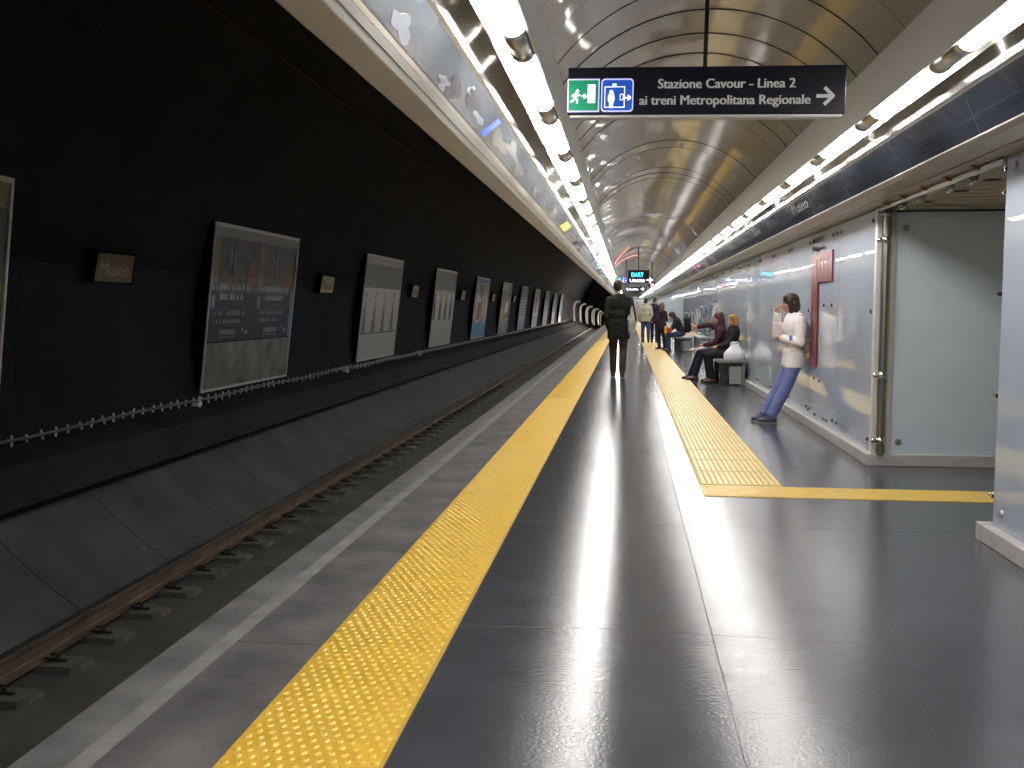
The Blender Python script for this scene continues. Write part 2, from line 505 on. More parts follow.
# rail seat plates with clips
proto = empty('rail_plate', (0, 0, 0))
bm = NB()
v = [(-0.20, -0.11), (0.29, -0.11), (0.34, -0.06), (0.34, 0.11), (-0.20, 0.11)]
lo = [bm.verts.new((a, b, 0)) for a, b in v]; hi = [bm.verts.new((a * 0.98, b * 0.95, 0.045)) for a, b in v]
for i in range(5): bm.faces.new((lo[i], lo[(i + 1) % 5], hi[(i + 1) % 5], hi[i]))
bm.faces.new(hi); bm.faces.new(lo[::-1])
link_mesh('base_plate', bm, M['plate'], proto)
bm = NB()
box(bm, 0.075, 0.20, -0.014, 0.014, 0.045, 0.062)
path_tube(bm, [(0.06, -0.035, 0.075), (0.10, -0.045, 0.085), (0.13, 0.0, 0.075), (0.10, 0.045, 0.085), (0.06, 0.035, 0.075)], 0.010, 6)
link_mesh('clip', bm, M['clip'], proto)
bm = NB(); cyl(bm, (0.135, 0, 0.045), (0.135, 0, 0.095), 0.017, 6)
link_mesh('bolt', bm, M['clip'], proto)
plates = []
y = 5.45 - 0.575 * 6
i = 0
while y < 62:
    for xc in (-4.05, -2.60):
        if xc > -3 and (y > 14): continue
        if not plates: o = proto
        elif y < 30: o = copy_tree(proto)
        else:
            o = proto.children[0].copy(); COL.objects.link(o); o.parent = None
            o.name = 'rail_plate'
        o.location = (xc, y, -1.15)
        if xc > -3: o.rotation_euler = (0, 0, PI)
        far = xc < -3
        tag(o, 'dark steel fastening plate under the visible rusty rail' if far else 'dark fastening plate under the rail hidden by the platform edge', 'rail plate',
            'fastening plates of the visible rail' if far else 'fastening plates of the hidden rail')
        plates.append(o)
    y += 0.575; i += 1

# loose cable hanging down the invert and a few bits of litter
bm = NB()
pc = [(-5.10, 5.95, -0.41), (-4.90, 5.80, -0.585), (-4.70, 5.74, -0.77), (-4.52, 5.72, -0.905), (-4.38, 5.60, -1.02)]
path_tube(bm, [Vector(p) + Vector((0.02, 0, 0.02)) for p in pc], 0.008, 6)
path_tube(bm, [(-4.50, 5.56, -0.92), (-4.50, 5.84, -0.92)], 0.010, 6)
tag(link_mesh('loose_cable', bm, M['plate']), 'thin grey loose cable hanging down the sloping trackside concrete', 'cable')
for (x, y, z, lab) in ((-4.55, 11.3, -0.90, 'small white scrap of litter on the trackside concrete, farther one'), (-4.52, 8.35, -0.92, 'small white scrap of litter on the trackside concrete, nearer one')):
    bm = NB(); ell(bm, (0, 0, 0.0), (0.022, 0.028, 0.012), seg=7, rings=4)
    tag(link_mesh('litter', bm, M['joint'], loc=(x, y, z)), lab, 'litter')

# conductor cable with clamps along the foot of the left wall
cr = empty('clamped_cable', (-5.40, 0, 0.185))
tag(cr, 'grey cable with many small clamps along the foot of the dark wall', 'cable')
bm = NB()
pts = [(0, -2 + k * 1.0, 0.012 * math.sin(k * 1.7)) for k in range(90)]
path_tube(bm, pts, 0.017, 6)
link_mesh('cable_run', bm, M['steel'], cr)
cp = None
for k in range(98):
    y = 4.2 + k * 0.21 + random.uniform(-0.02, 0.02)
    if cp is None:
        bm = NB(); cyl(bm, (0, 0, -0.045), (0, 0, 0.045), 0.013, 6); box(bm, -0.05, 0.0, -0.012, 0.012, -0.012, 0.012)
        c = cp = link_mesh('clamp', bm, M['alu_side'], cr)
    else:
        c = cp.copy(); COL.objects.link(c)
    c.location = (0, y, 0.012 * math.sin((y + 2) * 1.7)); c.rotation_euler = (random.uniform(-.5, .5), 0, 0)
    s = random.uniform(0.7, 1.25); c.scale = (1, 1, s)
bm = NB()
for k in range(280):
    y = 24.8 + k * 0.21; cyl(bm, (0, y, -0.04), (0, y, 0.04), 0.013, 4)
tag(link_mesh('clamp', bm, M['alu_side'], cr), kind='stuff')
for y in (6.15, 11.45, 17.9, 24.5):
    bm = NB(); cyl(bm, (0.02, y, -0.14), (0.02, y, 0.05), 0.014, 6); box(bm, -0.03, 0.05, y - 0.12, y + 0.01, -0.07, -0.03)
    link_mesh('bracket', bm, M['alu_side'], cr)

# ------------------------------------------------------------------ wall posters (follow the curve of the lining)
def ang_of(z): return PI - math.asin((z - ZC) / R_LIN)
PW, PZ0, PZ1 = 3.10, 0.27, 2.43
def boardx(z):
    xa, xb = lin(ang_of(PZ0))[0], lin(ang_of(PZ1))[0]
    return xa + (xb - xa) * (z - PZ0) / (PZ1 - PZ0)
def flat(bm, ya, yb, za, zb, off, thick=0.012, to_wall=False):
    fr, bk = [], []
    n = 8 if to_wall else 1
    for k in range(n + 1):
        z = za + (zb - za) * k / n
        x = boardx(z) + off
        xb_ = lin(ang_of(z))[0] if to_wall else x - thick
        fr.append((bm.verts.new((x, ya, z)), bm.verts.new((x, yb, z)))); bk.append((bm.verts.new((xb_, ya, z)), bm.verts.new((xb_, yb, z))))
    for i in range(n):
        bm.faces.new((fr[i][0], fr[i][1], fr[i + 1][1], fr[i + 1][0])); bm.faces.new((bk[i][1], bk[i][0], bk[i + 1][0], bk[i + 1][1]))
        bm.faces.new((fr[i][0], fr[i + 1][0], bk[i + 1][0], bk[i][0])); bm.faces.new((fr[i][1], bk[i][1], bk[i + 1][1], fr[i + 1][1]))
    bm.faces.new((fr[0][0], bk[0][0], bk[0][1], fr[0][1])); bm.faces.new((fr[-1][0], fr[-1][1], bk[-1][1], bk[-1][0]))
def curved(bm, ya, yb, za, zb, off, seg=8, mi=0, thick=0.0):
    rows = []
    for k in range(seg + 1):
        z = za + (zb - za) * k / seg
        a = ang_of(z)
        x, zz = lin(a, R_LIN - off)
        rows.append((bm.verts.new((x, ya, zz)), bm.verts.new((x, yb, zz))))
    back = []
    if thick:
        for k in range(seg + 1):
            z = za + (zb - za) * k / seg
            x, zz = lin(ang_of(z), R_LIN - off + thick)
            back.append((bm.verts.new((x, ya, zz)), bm.verts.new((x, yb, zz))))
    for a, b in zip(rows, rows[1:]):
        f = bm.faces.new((a[0], a[1], b[1], b[0])); f.material_index = mi
    if thick:
        for a, b in zip(back, back[1:]): bm.faces.new((a[1], a[0], b[0], b[1]))
        for i in range(seg):
            bm.faces.new((rows[i][0], rows[i + 1][0], back[i + 1][0], back[i][0]))
            bm.faces.new((rows[i][1], back[i][1], back[i + 1][1], rows[i + 1][1]))
        bm.faces.new((rows[0][0], back[0][0], back[0][1], rows[0][1]))
        bm.faces.new((rows[-1][0], rows[-1][1], back[-1][1], back[-1][0]))

def pm(name, r, g, b, noise=0.0, ns=6, st=(1, 1, 1)):
    return mat(name, s2l(r, g, b), 0.45, noise=noise, nscale=ns, stretch=st)
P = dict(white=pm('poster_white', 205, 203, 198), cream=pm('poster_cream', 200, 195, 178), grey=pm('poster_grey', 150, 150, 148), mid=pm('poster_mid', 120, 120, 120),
         navy=pm('poster_navy', 48, 44, 70), dim=pm('poster_dim', 92, 88, 90, 0.35, 5), stone=pm('poster_stone', 135, 138, 132, 0.45, 3.2, (1, 1, .7)), yellow=pm('poster_yellow', 190, 165, 60),
         olive=pm('poster_olive', 135, 130, 80), brown=pm('poster_brown', 130, 85, 60), blue=pm('poster_blue', 95, 165, 205), skyb=pm('poster_sky', 120, 160, 190),
         red=pm('poster_red', 150, 60, 55), dark=pm('poster_dark', 55, 55, 60), orange=pm('poster_orange', 190, 120, 60), lilac=pm('poster_lilac', 140, 135, 155), ink=pm('poster_ink', 190, 190, 195))
def poster(y0, items, label, k):
    e = empty('poster_board', (0, y0, 0))
    tag(e, label, 'poster', 'advertising posters on the far tunnel wall')
    bm = NB(); flat(bm, 0, PW, PZ0, PZ1, 0.055, to_wall=True)
    link_mesh('backing', bm, M['gap'], e)
    bm = NB()
    for (ya, yb, za, zb) in ((-0.0, PW, PZ1 - 0.03, PZ1 + 0.015), (0, PW, PZ0 - 0.015, PZ0 + 0.02), (-0.0, 0.025, PZ0, PZ1), (PW - 0.03, PW, PZ0, PZ1)):
        flat(bm, ya, yb, za, zb, 0.078, 0.02)
    link_mesh('frame', bm, M['alu_side'], e)
    groups = {}
    for idx, it in enumerate(items):
        u0, u1, v0, v1, m, nm, lay = it
        key = (nm, m, lay) if nm == 'lettering' else ((nm, m, round((u0 + u1) * 50)) if nm == 'bottle_picture' else (nm, m, 1000 + idx))
        groups.setdefault(key, []).append(it)
    for (nm, m, _), L in groups.items():
        bm = NB()
        for (u0, u1, v0, v1, _m, _n, lay) in L:
            flat(bm, 0.025 + u0 * (PW - 0.05), 0.025 + u1 * (PW - 0.05), PZ0 + 0.02 + v0 * (PZ1 - PZ0 - 0.05), PZ0 + 0.02 + v1 * (PZ1 - PZ0 - 0.05), 0.058 + 0.003 * lay, 0.002)
        link_mesh(nm, bm, P[m], e)
    return e
def scrib(u0, u1, v, h, m, nm, n=18, lay=2):
    out = []
    u = u0
    while u < u1:
        w = random.uniform(0.006, 0.013)
        if random.random() > 0.16: out.append((u, u + w, v, v + h * random.choice((0.75, 1, 1))))
        u += w + 0.005
    return [(a, b, c, d, m, nm, lay) for a, b, c, d in out]

it1 = [(0, 1, 0.29, 1.0, 'dim', 'print', 0), (0, 1, 0, 0.285, 'stone', 'lower_panel', 0), (0, 1, 0.29, 0.60, 'navy', 'print', 1),
       (0, 1, 0.94, 1.0, 'grey', 'header_strip', 1)]
for o in (0.0, 0.50):
    it1 += [(o + 0.0, o + 0.07, 0.66, 0.93, 'olive', 'picture', 1), (o + 0.17, o + 0.24, 0.74, 0.86, 'lilac', 'picture', 1), (o + 0.205, o + 0.22, 0.70, 0.90, 'navy', 'picture', 2),
            (o + 0.38, o + 0.46, 0.64, 0.82, 'brown', 'picture', 1), (o + 0.02, o + 0.055, 0.50, 0.58, 'skyb', 'picture', 2)]
    it1 += scrib(o + 0.02, o + 0.42, 0.615, 0.040, 'ink', 'lettering') + scrib(o + 0.10, o + 0.36, 0.555, 0.040, 'ink', 'lettering') + scrib(o + 0.06, o + 0.38, 0.455, 0.034, 'grey', 'lettering') + scrib(o + 0.06, o + 0.34, 0.405, 0.026, 'grey', 'lettering')
    it1 += [(o + 0.13, o + 0.30, 0.335, 0.365, 'lilac', 'picture', 2)] + scrib(o + 0.13, o + 0.30, 0.312, 0.014, 'grey', 'lettering') + [(o + 0.37, o + 0.385, 0.35, 0.375, 'ink', 'picture', 2), (o + 0.41, o + 0.43, 0.33, 0.355, 'ink', 'picture', 2)]
it1 += [(0.965, 1, 0.29, 0.62, 'skyb', 'picture', 2)]
it2 = [(0, 1, 0.0, 1.0, 'white', 'print', 0), (0, 1, 0.70, 0.93, 'grey', 'print', 1), (0, 1, 0.245, 0.255, 'dark', 'print', 2)]
for u in (0.08, 0.33, 0.58, 0.84):
    for j in range(8):
        w = 0.05 * (1 - j / 9)
        it2.append((u - w, u + w, 0.26 + j * 0.04, 0.30 + j * 0.04, 'mid' if j < 6 else 'grey', 'bottle_picture', 1))
    it2.append((u - 0.02, u + 0.02, 0.60, 0.66, 'grey', 'bottle_picture', 1))
it3 = [(0, 1, 0.0, 1.0, 'white', 'print', 0), (0, 1, 0.74, 1.0, 'grey', 'print', 1)]
for u in (0.06, 0.34, 0.60, 0.86):
    it3.append((u - 0.055, u + 0.055, 0.34, 0.56, 'dark', 'bottle_picture', 1))
    for j in range(4): it3.append((u - 0.05 + j * .01, u + 0.05 - j * .01, 0.56 + j * 0.035, 0.595 + j * 0.035, 'mid', 'bottle_picture', 1))
it4 = [(0, 1, 0.26, 1.0, 'cream', 'print', 0), (0, 1, 0, 0.26, 'blue', 'lower_panel', 0), (0, 1, 0.93, 1, 'skyb', 'print', 1), (0.0, 0.18, 0.26, 0.36, 'yellow', 'picture', 1), (0.25, 0.48, 0.30, 0.60, 'red', 'picture', 1),
       (0.30, 0.6, 0.66, 0.9, 'lilac', 'picture', 1), (0.55, 0.66, 0.26, 0.38, 'orange', 'picture', 1), (0.5, 0.6, 0.4, 0.9, 'brown', 'picture', 1), (0.72, 0.8, 0.3, 0.9, 'grey', 'picture', 1), (0.0, 0.14, 0.4, 0.8, 'olive', 'picture', 1)]
it5 = [(0, 1, 0.28, 1.0, 'olive', 'print', 0), (0, 1, 0, 0.28, 'stone', 'lower_panel', 0), (0.0, 1, 0.85, 1.0, 'cream', 'print', 1), (0.62, 1, 0.86, 0.98, 'skyb', 'picture', 2), (0.45, 0.75, 0.40, 0.62, 'white', 'picture', 1),
       (0.0, 0.2, 0.3, 0.48, 'yellow', 'picture', 1), (0.3, 0.45, 0.5, 0.72, 'brown', 'picture', 1), (0.7, 0.95, 0.30, 0.42, 'dark', 'picture', 1)]
it6 = [(0, 1, 0.28, 1.0, 'grey', 'print', 0), (0, 1, 0, 0.28, 'skyb', 'lower_panel', 0)]
for v in range(9): it6 += [(0.06, 0.94, 0.34 + v * 0.07, 0.365 + v * 0.07, 'dark', 'lettering', 1)]
it7 = [(0, 1, 0.28, 1.0, 'cream', 'print', 0), (0, 1, 0, 0.28, 'blue', 'lower_panel', 0), (0.2, 0.5, 0.35, 0.8, 'brown', 'picture', 1), (0.55, 0.75, 0.4, 0.9, 'grey', 'picture', 1)]
it8 = [(0, 1, 0, 1.0, 'lilac', 'print', 0), (0.1, 0.9, 0.5, 0.55, 'grey', 'lettering', 1)]
it9 = [(0, 1, 0, 1.0, 'olive', 'print', 0), (0.3, 0.6, 0.3, 0.9, 'mid', 'picture', 1)]
it0 = [(0, 1, 0, 1, 'olive', 'print', 0), (0, 1, 0.6, 0.9, 'dim', 'print', 1)]
it10 = [(0, 1, 0, 1.0, 'cream', 'print', 0), (0.5, 1, 0.2, 0.4, 'mid', 'picture', 1)]
specs = [(it0, 'poster board cut off by the left edge of the photo'),
         (it1, 'large framed poster with two repeated dark text panels above a stained grey strip'),
         (it2, 'pale poster with four thin grey tapering spikes above a line'),
         (it3, 'pale poster with four short dark bottle shapes in the middle'),
         (it4, 'colourful poster with a bright blue bottom, nearest of the blue-bottomed ones'),
         (it5, 'olive brown poster with cream top beside the first blue-bottomed one'),
         (it6, 'grey poster of dark text lines with dull blue bottom'),
         (it7, 'narrow cream and brown poster with a bright blue bottom, far down the wall'),
         (it8, 'lilac grey poster just past the second bright blue-bottomed one'),
         (it9, 'dim olive poster, last but one before the tunnel ribs'),
         (it10, 'cream poster nearest to the tunnel ribs')]
for i, (it, lab) in enumerate(specs): poster(12.05 - 0.45 + 7.1 * (i - 1), it, lab, i)

# station name plates between the posters
musm = mat('plate_ochre', (0.17, 0.12, 0.045), 0.5, noise=0.25, nscale=5)
museo_labels = ['brown plate lettered Museo, nearest and largest on the dark wall', 'small yellowish name plate between the text poster and the spike poster', 'small name plate between the spike poster and the bottle poster', 'tiny name plate just past the bottle poster',
                'tiny name plate just past the first blue-bottomed poster', 'tiny name plate just past the olive brown poster']
for i in range(6):
    y0 = 9.03 + 7.1 * i
    e = empty('station_name_plate', (0, y0, 0))
    tag(e, museo_labels[i], 'name plate', 'station name plates on the dark tunnel wall')
    bm = NB(); curved(bm, 0, 0.74, 1.64, 1.93, 0.11, seg=2, thick=0.06)
    link_mesh('plate', bm, musm if i == 0 else pm('plate_pale', 190, 175, 120), e)
    for ya_ in (-0.02, 0.74):
        bm = NB(); curved(bm, ya_, ya_ + 0.02, 1.62, 1.95, 0.12, seg=2, thick=0.10)
        link_mesh('bracket', bm, M['gap'], e)
    t = text_bm('Museo', 0.155, bold=0.012, width=0.56)
    for v in t.verts:
        yy, zz = v.co.x + 0.09, 1.705 + v.co.z
        x, z2 = lin(ang_of(zz), R_LIN - 0.113)
        v.co = Vector((x, yy, z2))
    link_mesh('lettering', t, P['grey'] if i == 0 else P['dark'], e)

# tunnel ribs at the far end of the track, lit by added lamps kept out of view
def rib(px, y, ztop, zbot, main):
    bm = NB()
    w = 0.16 if main else 0.07
    ps = [(0, zbot), (-0.05, zbot + 0.4), (-0.06, ztop - 0.55), (0.0, ztop - 0.25), (0.12, ztop - 0.08), (0.30, ztop), (0.50, ztop - 0.04)]
    if not main: ps = ps[:6]
    L, Rr = [], []
    for i, (a, b) in enumerate(ps):
        p0 = ps[max(0, i - 1)]; p1 = ps[min(len(ps) - 1, i + 1)]
        d = Vector((p1[0] - p0[0], 0, p1[1] - p0[1])).normalized(); n = Vector((d.z, 0, -d.x)) * w / 2
        L.append(Vector((a, 0, b)) - n); Rr.append(Vector((a, 0, b)) + n)
    rows = [[bm.verts.new(p) for p in (l, r, r + Vector((0, 0.6, 0)), l + Vector((0, 0.6, 0)))] for l, r in zip(L, Rr)]
    for a, b in zip(rows, rows[1:]):
        for k in range(4): bm.faces.new((a[k], a[(k + 1) % 4], b[(k + 1) % 4], b[k]))
    bm.faces.new(rows[0]); bm.faces.new(rows[-1][::-1])
    return bm
for i, (x, yt, yb) in enumerate(((575.5, 301.5, 321), (582, 304, 322), (588.5, 306.5, 324), (595, 309, 325), (601.5, 312.5, 326))):
    y = 88 + i * 6.5
    X = -(627 - x) / 950 * (y + 1)
    for main in (True, False):
        yy = y if main else y + 2.5
        o = link_mesh('tunnel_rib', rib(0, 0, CAM_H + (308 - yt) / 950 * y - (0 if main else 0.25), CAM_H + (308 - yb) / 950 * y, main), M['ring'], loc=(X + (0 if main else 0.42), yy, 0))
        tag(o, 'pale curved rib of the lit tunnel where the row of posters ends' if main else 'thin dim rib between the pale ribs of the far tunnel', 'tunnel rib', 'pale ribs of the far tunnel' if main else 'thin ribs of the far tunnel')
bm = NB(); box(bm, -5.6, -1.6, 122, 122.4, -1.2, 4.5)
tag(link_mesh('wall_tunnel_end', bm, M['tunnel_far']), kind='structure')
lampm = mat('rib_fill_glow', (1, .9, .8), 0.5, emit=(1.0, 0.90, 0.84), estr=300)
for i in range(5):  # added, unseen from the platform; they brighten the ribs
    e = empty('rib_fill_lamp', (-1.74, 83.5 + i * 6.5, -0.45))
    tag(e, 'added unseen lamp under the platform edge that lights the far tunnel ribs', 'lamp', 'added lamps under the far platform edge')
    bm = NB(); box(bm, 0.0, 0.06, -0.35, 0.35, -0.12, 0.12)
    link_mesh('housing', bm, M['steel'], e)
    bm = NB(); box(bm, -0.05, 0.0, -0.30, 0.30, -0.10, 0.10)
    link_mesh('diffuser', bm, lampm, e)

# ------------------------------------------------------------------ vault over the platform
VX, VZ, VR = 0.47, 2.03, 1.12
bm = NB()
NV = 40
a0, a1 = math.radians(22), math.radians(158)
rows = []
random.seed(3)
y = Y0
while y < Y1:
    tilt = random.uniform(-0.0042, 0.0042); puff = random.uniform(0.0003, 0.0012); sk = random.uniform(-0.003, 0.003)
    def ring(t, d): return [bm.verts.new((VX + (VR + d + sk * (k / NV - 0.5)) * math.cos(a0 + (a1 - a0) * k / NV), y + t, VZ + (VR + d + sk * (k / NV - 0.5)) * math.sin(a0 + (a1 - a0) * k / NV))) for k in range(NV + 1)]
    rows = [ring(t, -puff * math.sin(PI * (t / 0.5)) + tilt * (t - 0.25) / 0.25) for t in (0.006, 0.13, 0.26, 0.38, 0.5)]
    for p, q in zip(rows, rows[1:]):
        for k in range(NV): bm.faces.new((p[k], p[k + 1], q[k + 1], q[k]))
    p, q = ring(-0.003, 0.0060), ring(0.0085, 0.0060)
    for k in range(NV):
        f = bm.faces.new((p[k], p[k + 1], q[k + 1], q[k])); f.material_index = 1
    y += 0.5
o = link_mesh('ceiling', bm, [M['vault'], M['seam']], smooth=False)
tag(o, kind='structure')
for p in o.data.polygons: p.use_smooth = True

# emissive pink line along the vault
def vp(ang, y, r=VR - 0.02): return (VX + r * math.cos(math.radians(ang)), y, VZ + r * math.sin(math.radians(ang)))
e = empty('pink_line', vp(140, 30))
tag(e, 'thin pink glowing line on the vaulted ceiling by the hanging exit signs', 'neon light')
bm = NB(); pts = [vp(a, yy, VR - 0.03) for a, yy in ((112, 27.0), (125, 28), (138, 29), (148, 30.3), (146, 31), (128, 31.5), (108, 32), (98, 32.3))]
path_tube(bm, [Vector(p) - Vector(e.location) for p in pts], 0.012, 6)
link_mesh('tube', bm, M['pink_lit'], e)

# ------------------------------------------------------------------ lamp troughs
def XR(v): return v
def XL(v): return -0.395 - (v - 1.335) * 0.90
# right: the sheet behind the tubes and the glass band lean outward at the foot
bm = NB()
extrude_y(bm, [(1.335, 2.44), (1.345, 2.44), (1.348, 2.655), (1.598, 2.668), (1.690, 2.455), (1.705, 2.455), (1.705, 2.70), (1.325, 2.70), (1.325, 2.60)], Y0, Y1)
for f in bm.faces:
    c = f.calc_center_median(); f.material_index = 2 if (1.346 < c.x < 1.60 and c.z < 2.69) else (1 if 1.60 < c.x < 1.70 and c.z < 2.69 else 0)
tag(link_mesh('ceiling_trough_right', bm, [M['alu_side'], M['trough'], M['steelwhite']]), kind='structure')
bm = NB()
extrude_y(bm, [(-0.395, 2.44), (-0.405, 2.44), (-0.408, 2.60), (-0.600, 2.614), (-0.715, 2.450), (-0.730, 2.450), (-0.730, 2.66), (-0.385, 2.66), (-0.385, 2.58)], Y0, Y1)
for f in bm.faces:
    c = f.calc_center_median(); f.material_index = 2 if (-0.62 < c.x < -0.404 and c.z < 2.65) else (1 if -0.725 < c.x < -0.62 and c.z < 2.65 else 0)
tag(link_mesh('ceiling_trough_left', bm, [M['alu_side'], M['trough'], M['steelwhite']]), kind='structure')
for nm, pr in (('right', [(1.680, 2.448), (1.700, 2.444), (1.704, 2.458), (1.684, 2.462)]), ('left', [(-0.704, 2.446), (-0.724, 2.440), (-0.728, 2.452), (-0.708, 2.458)])):
    bm = NB(); extrude_y(bm, pr, Y0, Y1)
    tag(link_mesh('trim_trough_bead_' + nm, bm, M['alu']), kind='structure')
bm = NB()
extrude_y(bm, [(1.695, 2.447), (1.786, 2.232), (1.83, 2.232), (1.73, 2.447)], Y0, Y1)
tag(link_mesh('trim_band_right', bm, M['band']), kind='structure')
bm = NB(); y = 0.9
while y < 60: extrude_y(bm, [(1.694, 2.447), (1.785, 2.232), (1.787, 2.232), (1.696, 2.447)], y, y + 0.006); y += 1.43
tag(link_mesh('trim_band_joint', bm, M['bolt']), kind='structure')
bm = NB()
extrude_y(bm, [(1.784, 2.234), (1.787, 2.230), (1.83, 2.212), (1.97, 2.204), (1.97, 2.196), (1.99, 2.195), (1.99, 2.203), (2.30, 2.19), (2.30, 2.62), (1.76, 2.62), (1.83, 2.235)], Y0, Y1)
tag(link_mesh('ceiling_soffit_right', bm, M['beige']), kind='structure')
bm = NB(); extrude_y(bm, [(1.782, 2.236), (1.784, 2.229), (1.800, 2.222), (1.802, 2.226), (1.79, 2.236)], Y0, Y1)
tag(link_mesh('trim_soffit_line', bm, M['beige']), kind='structure')
bm = NB(); extrude_y(bm, [(-0.718, 2.442), (-0.822, 2.297), (-0.86, 2.30), (-0.75, 2.455)], Y0, Y1)
tag(link_mesh('trim_band_left', bm, M['bandL']), kind='structure')
bm = NB()
extrude_y(bm, [(-0.820, 2.290), (-0.835, 2.272), (-0.880, 2.240), (-0.884, 2.236), (-0.975, 2.200), (-0.99, 2.21), (-0.99, 2.66), (-0.75, 2.66), (-0.75, 2.46), (-0.86, 2.30)], Y0, Y1)
tag(link_mesh('ceiling_beam_left', bm, M['beige']), kind='structure')
bm = NB(); extrude_y(bm, [(-0.834, 2.2715), (-0.880, 2.2388), (-0.884, 2.241), (-0.836, 2.2745)], Y0, Y1)
tag(link_mesh('trim_beam_strip', bm, M['steelwhite']), kind='structure')
bm = NB(); extrude_y(bm, [(-0.817, 2.298), (-0.833, 2.274), (-0.838, 2.276), (-0.822, 2.300)], Y0, Y1); extrude_y(bm, [(-0.855, 2.2555), (-0.858, 2.2530), (-0.859, 2.256), (-0.856, 2.2575)], Y0, Y1)
tag(link_mesh('trim_beam_groove', bm, M['bolt']), kind='structure')

# reflections painted onto the left glass band as flat shapes
random.seed(11)
def blotch(y, z, ry, rz, m, name, n=16, seed=0):
    bm = NB()
    rr = random.Random(seed)
    A_ = [rr.uniform(.15, .3), rr.uniform(0, 6), rr.uniform(.15, .3), rr.uniform(0, 6), rr.uniform(.08, .18), rr.uniform(0, 6)]
    n = 40; vs = []
    for k in range(n):
        a = 2 * PI * k / n; s = 1 + A_[0] * math.sin(2 * a + A_[1]) + A_[2] * math.sin(3 * a + A_[3]) + A_[4] * math.sin(5 * a + A_[5])
        zz = 2.19 + min(0.17, max(0.006, (z + rz * s * math.sin(a) - 2.19) * 0.68))
        vs.append(bm.verts.new((0, ry * s * math.cos(a), zz - 2.19)))
    bm.faces.new(vs)
    thicken(bm, (0.0015, 0, 0))
    return bm
refl = empty('band_reflections', (-0.822, 0, 2.297))
refl.rotation_euler = (0, math.atan2(0.104, 0.145), 0)
tag(refl, 'mottled pale, dark, blue and yellow painted reflections on the dark glass band above the platform edge', 'artwork')
k = 0
for (y, z, ry, rz, m) in ((2.75, 2.33, 0.22, 0.09, 'refl_pale'), (3.15, 2.40, 0.2, 0.05, 'refl_pale'), (3.35, 2.26, 0.14, 0.05, 'refl_white'), (2.35, 2.38, .12, .05, 'refl_white'), (4.15, 2.24, 0.10, 0.035, 'refl_white'), (4.35, 2.27, 0.16, 0.06, 'refl_dark'), (4.75, 2.33, 0.16, 0.06, 'refl_dark'),
                          (4.60, 2.36, .07, .03, 'refl_white'), (5.05, 2.28, 0.14, 0.03, 'refl_white'), (5.8, 2.30, 0.35, 0.06, 'refl_pale'), (6.3, 2.35, 0.25, 0.05, 'refl_pale'), (6.9, 2.28, 0.3, 0.05, 'refl_pale'), (7.5, 2.33, 0.25, 0.05, 'refl_dark'), (8.2, 2.28, 0.2, 0.05, 'refl_white'),
                          (8.8, 2.34, 0.2, 0.05, 'refl_dark'), (9.4, 2.28, 0.25, 0.05, 'refl_dark'), (10.2, 2.30, 0.3, 0.06, 'refl_pale'), (14, 2.3, 0.4, 0.06, 'refl_pale'), (16, 2.3, 0.4, 0.05, 'refl_dark'), (18, 2.32, 0.5, 0.06, 'refl_pale'), (21, 2.3, .5, .06, 'refl_dark'), (24, 2.3, .6, .06, 'refl_white'), (28, 2.3, .6, .06, 'refl_dark')):
    k += 1
    o = link_mesh('painted_reflection', blotch(y, z, ry, rz, m, '', seed=k), M[m], refl)
    o.location = (0.0005, y, 0)
bm = NB()
p = [(5.25, 0.02), (5.38, 0.02), (5.54, 0.15), (5.42, 0.15)]
vs = [bm.verts.new((0.0028, a, b)) for a, b in p]; bm.faces.new(vs); thicken(bm, (0.001, 0, 0))
link_mesh('blue_stroke', bm, M['refl_blue'], refl)
bm = NB(); p = [(11.4, 0.03), (12.2, 0.03), (12.6, 0.14), (11.8, 0.14)]
vs = [bm.verts.new((0.0028, a, b)) for a, b in p]; bm.faces.new(vs); thicken(bm, (0.001, 0, 0))
link_mesh('yellow_patch', bm, M['refl_yellow'], refl)

# white lettering on the right band
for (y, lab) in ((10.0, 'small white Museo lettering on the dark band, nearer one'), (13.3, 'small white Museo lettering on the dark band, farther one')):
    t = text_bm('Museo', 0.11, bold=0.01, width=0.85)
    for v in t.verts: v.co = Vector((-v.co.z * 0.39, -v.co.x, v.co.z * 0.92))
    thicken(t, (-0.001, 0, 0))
    tag(link_mesh('band_lettering', t, P['mid'], loc=(1.743, y + 0.45, 2.33)), lab, 'lettering', 'white names on the right band')

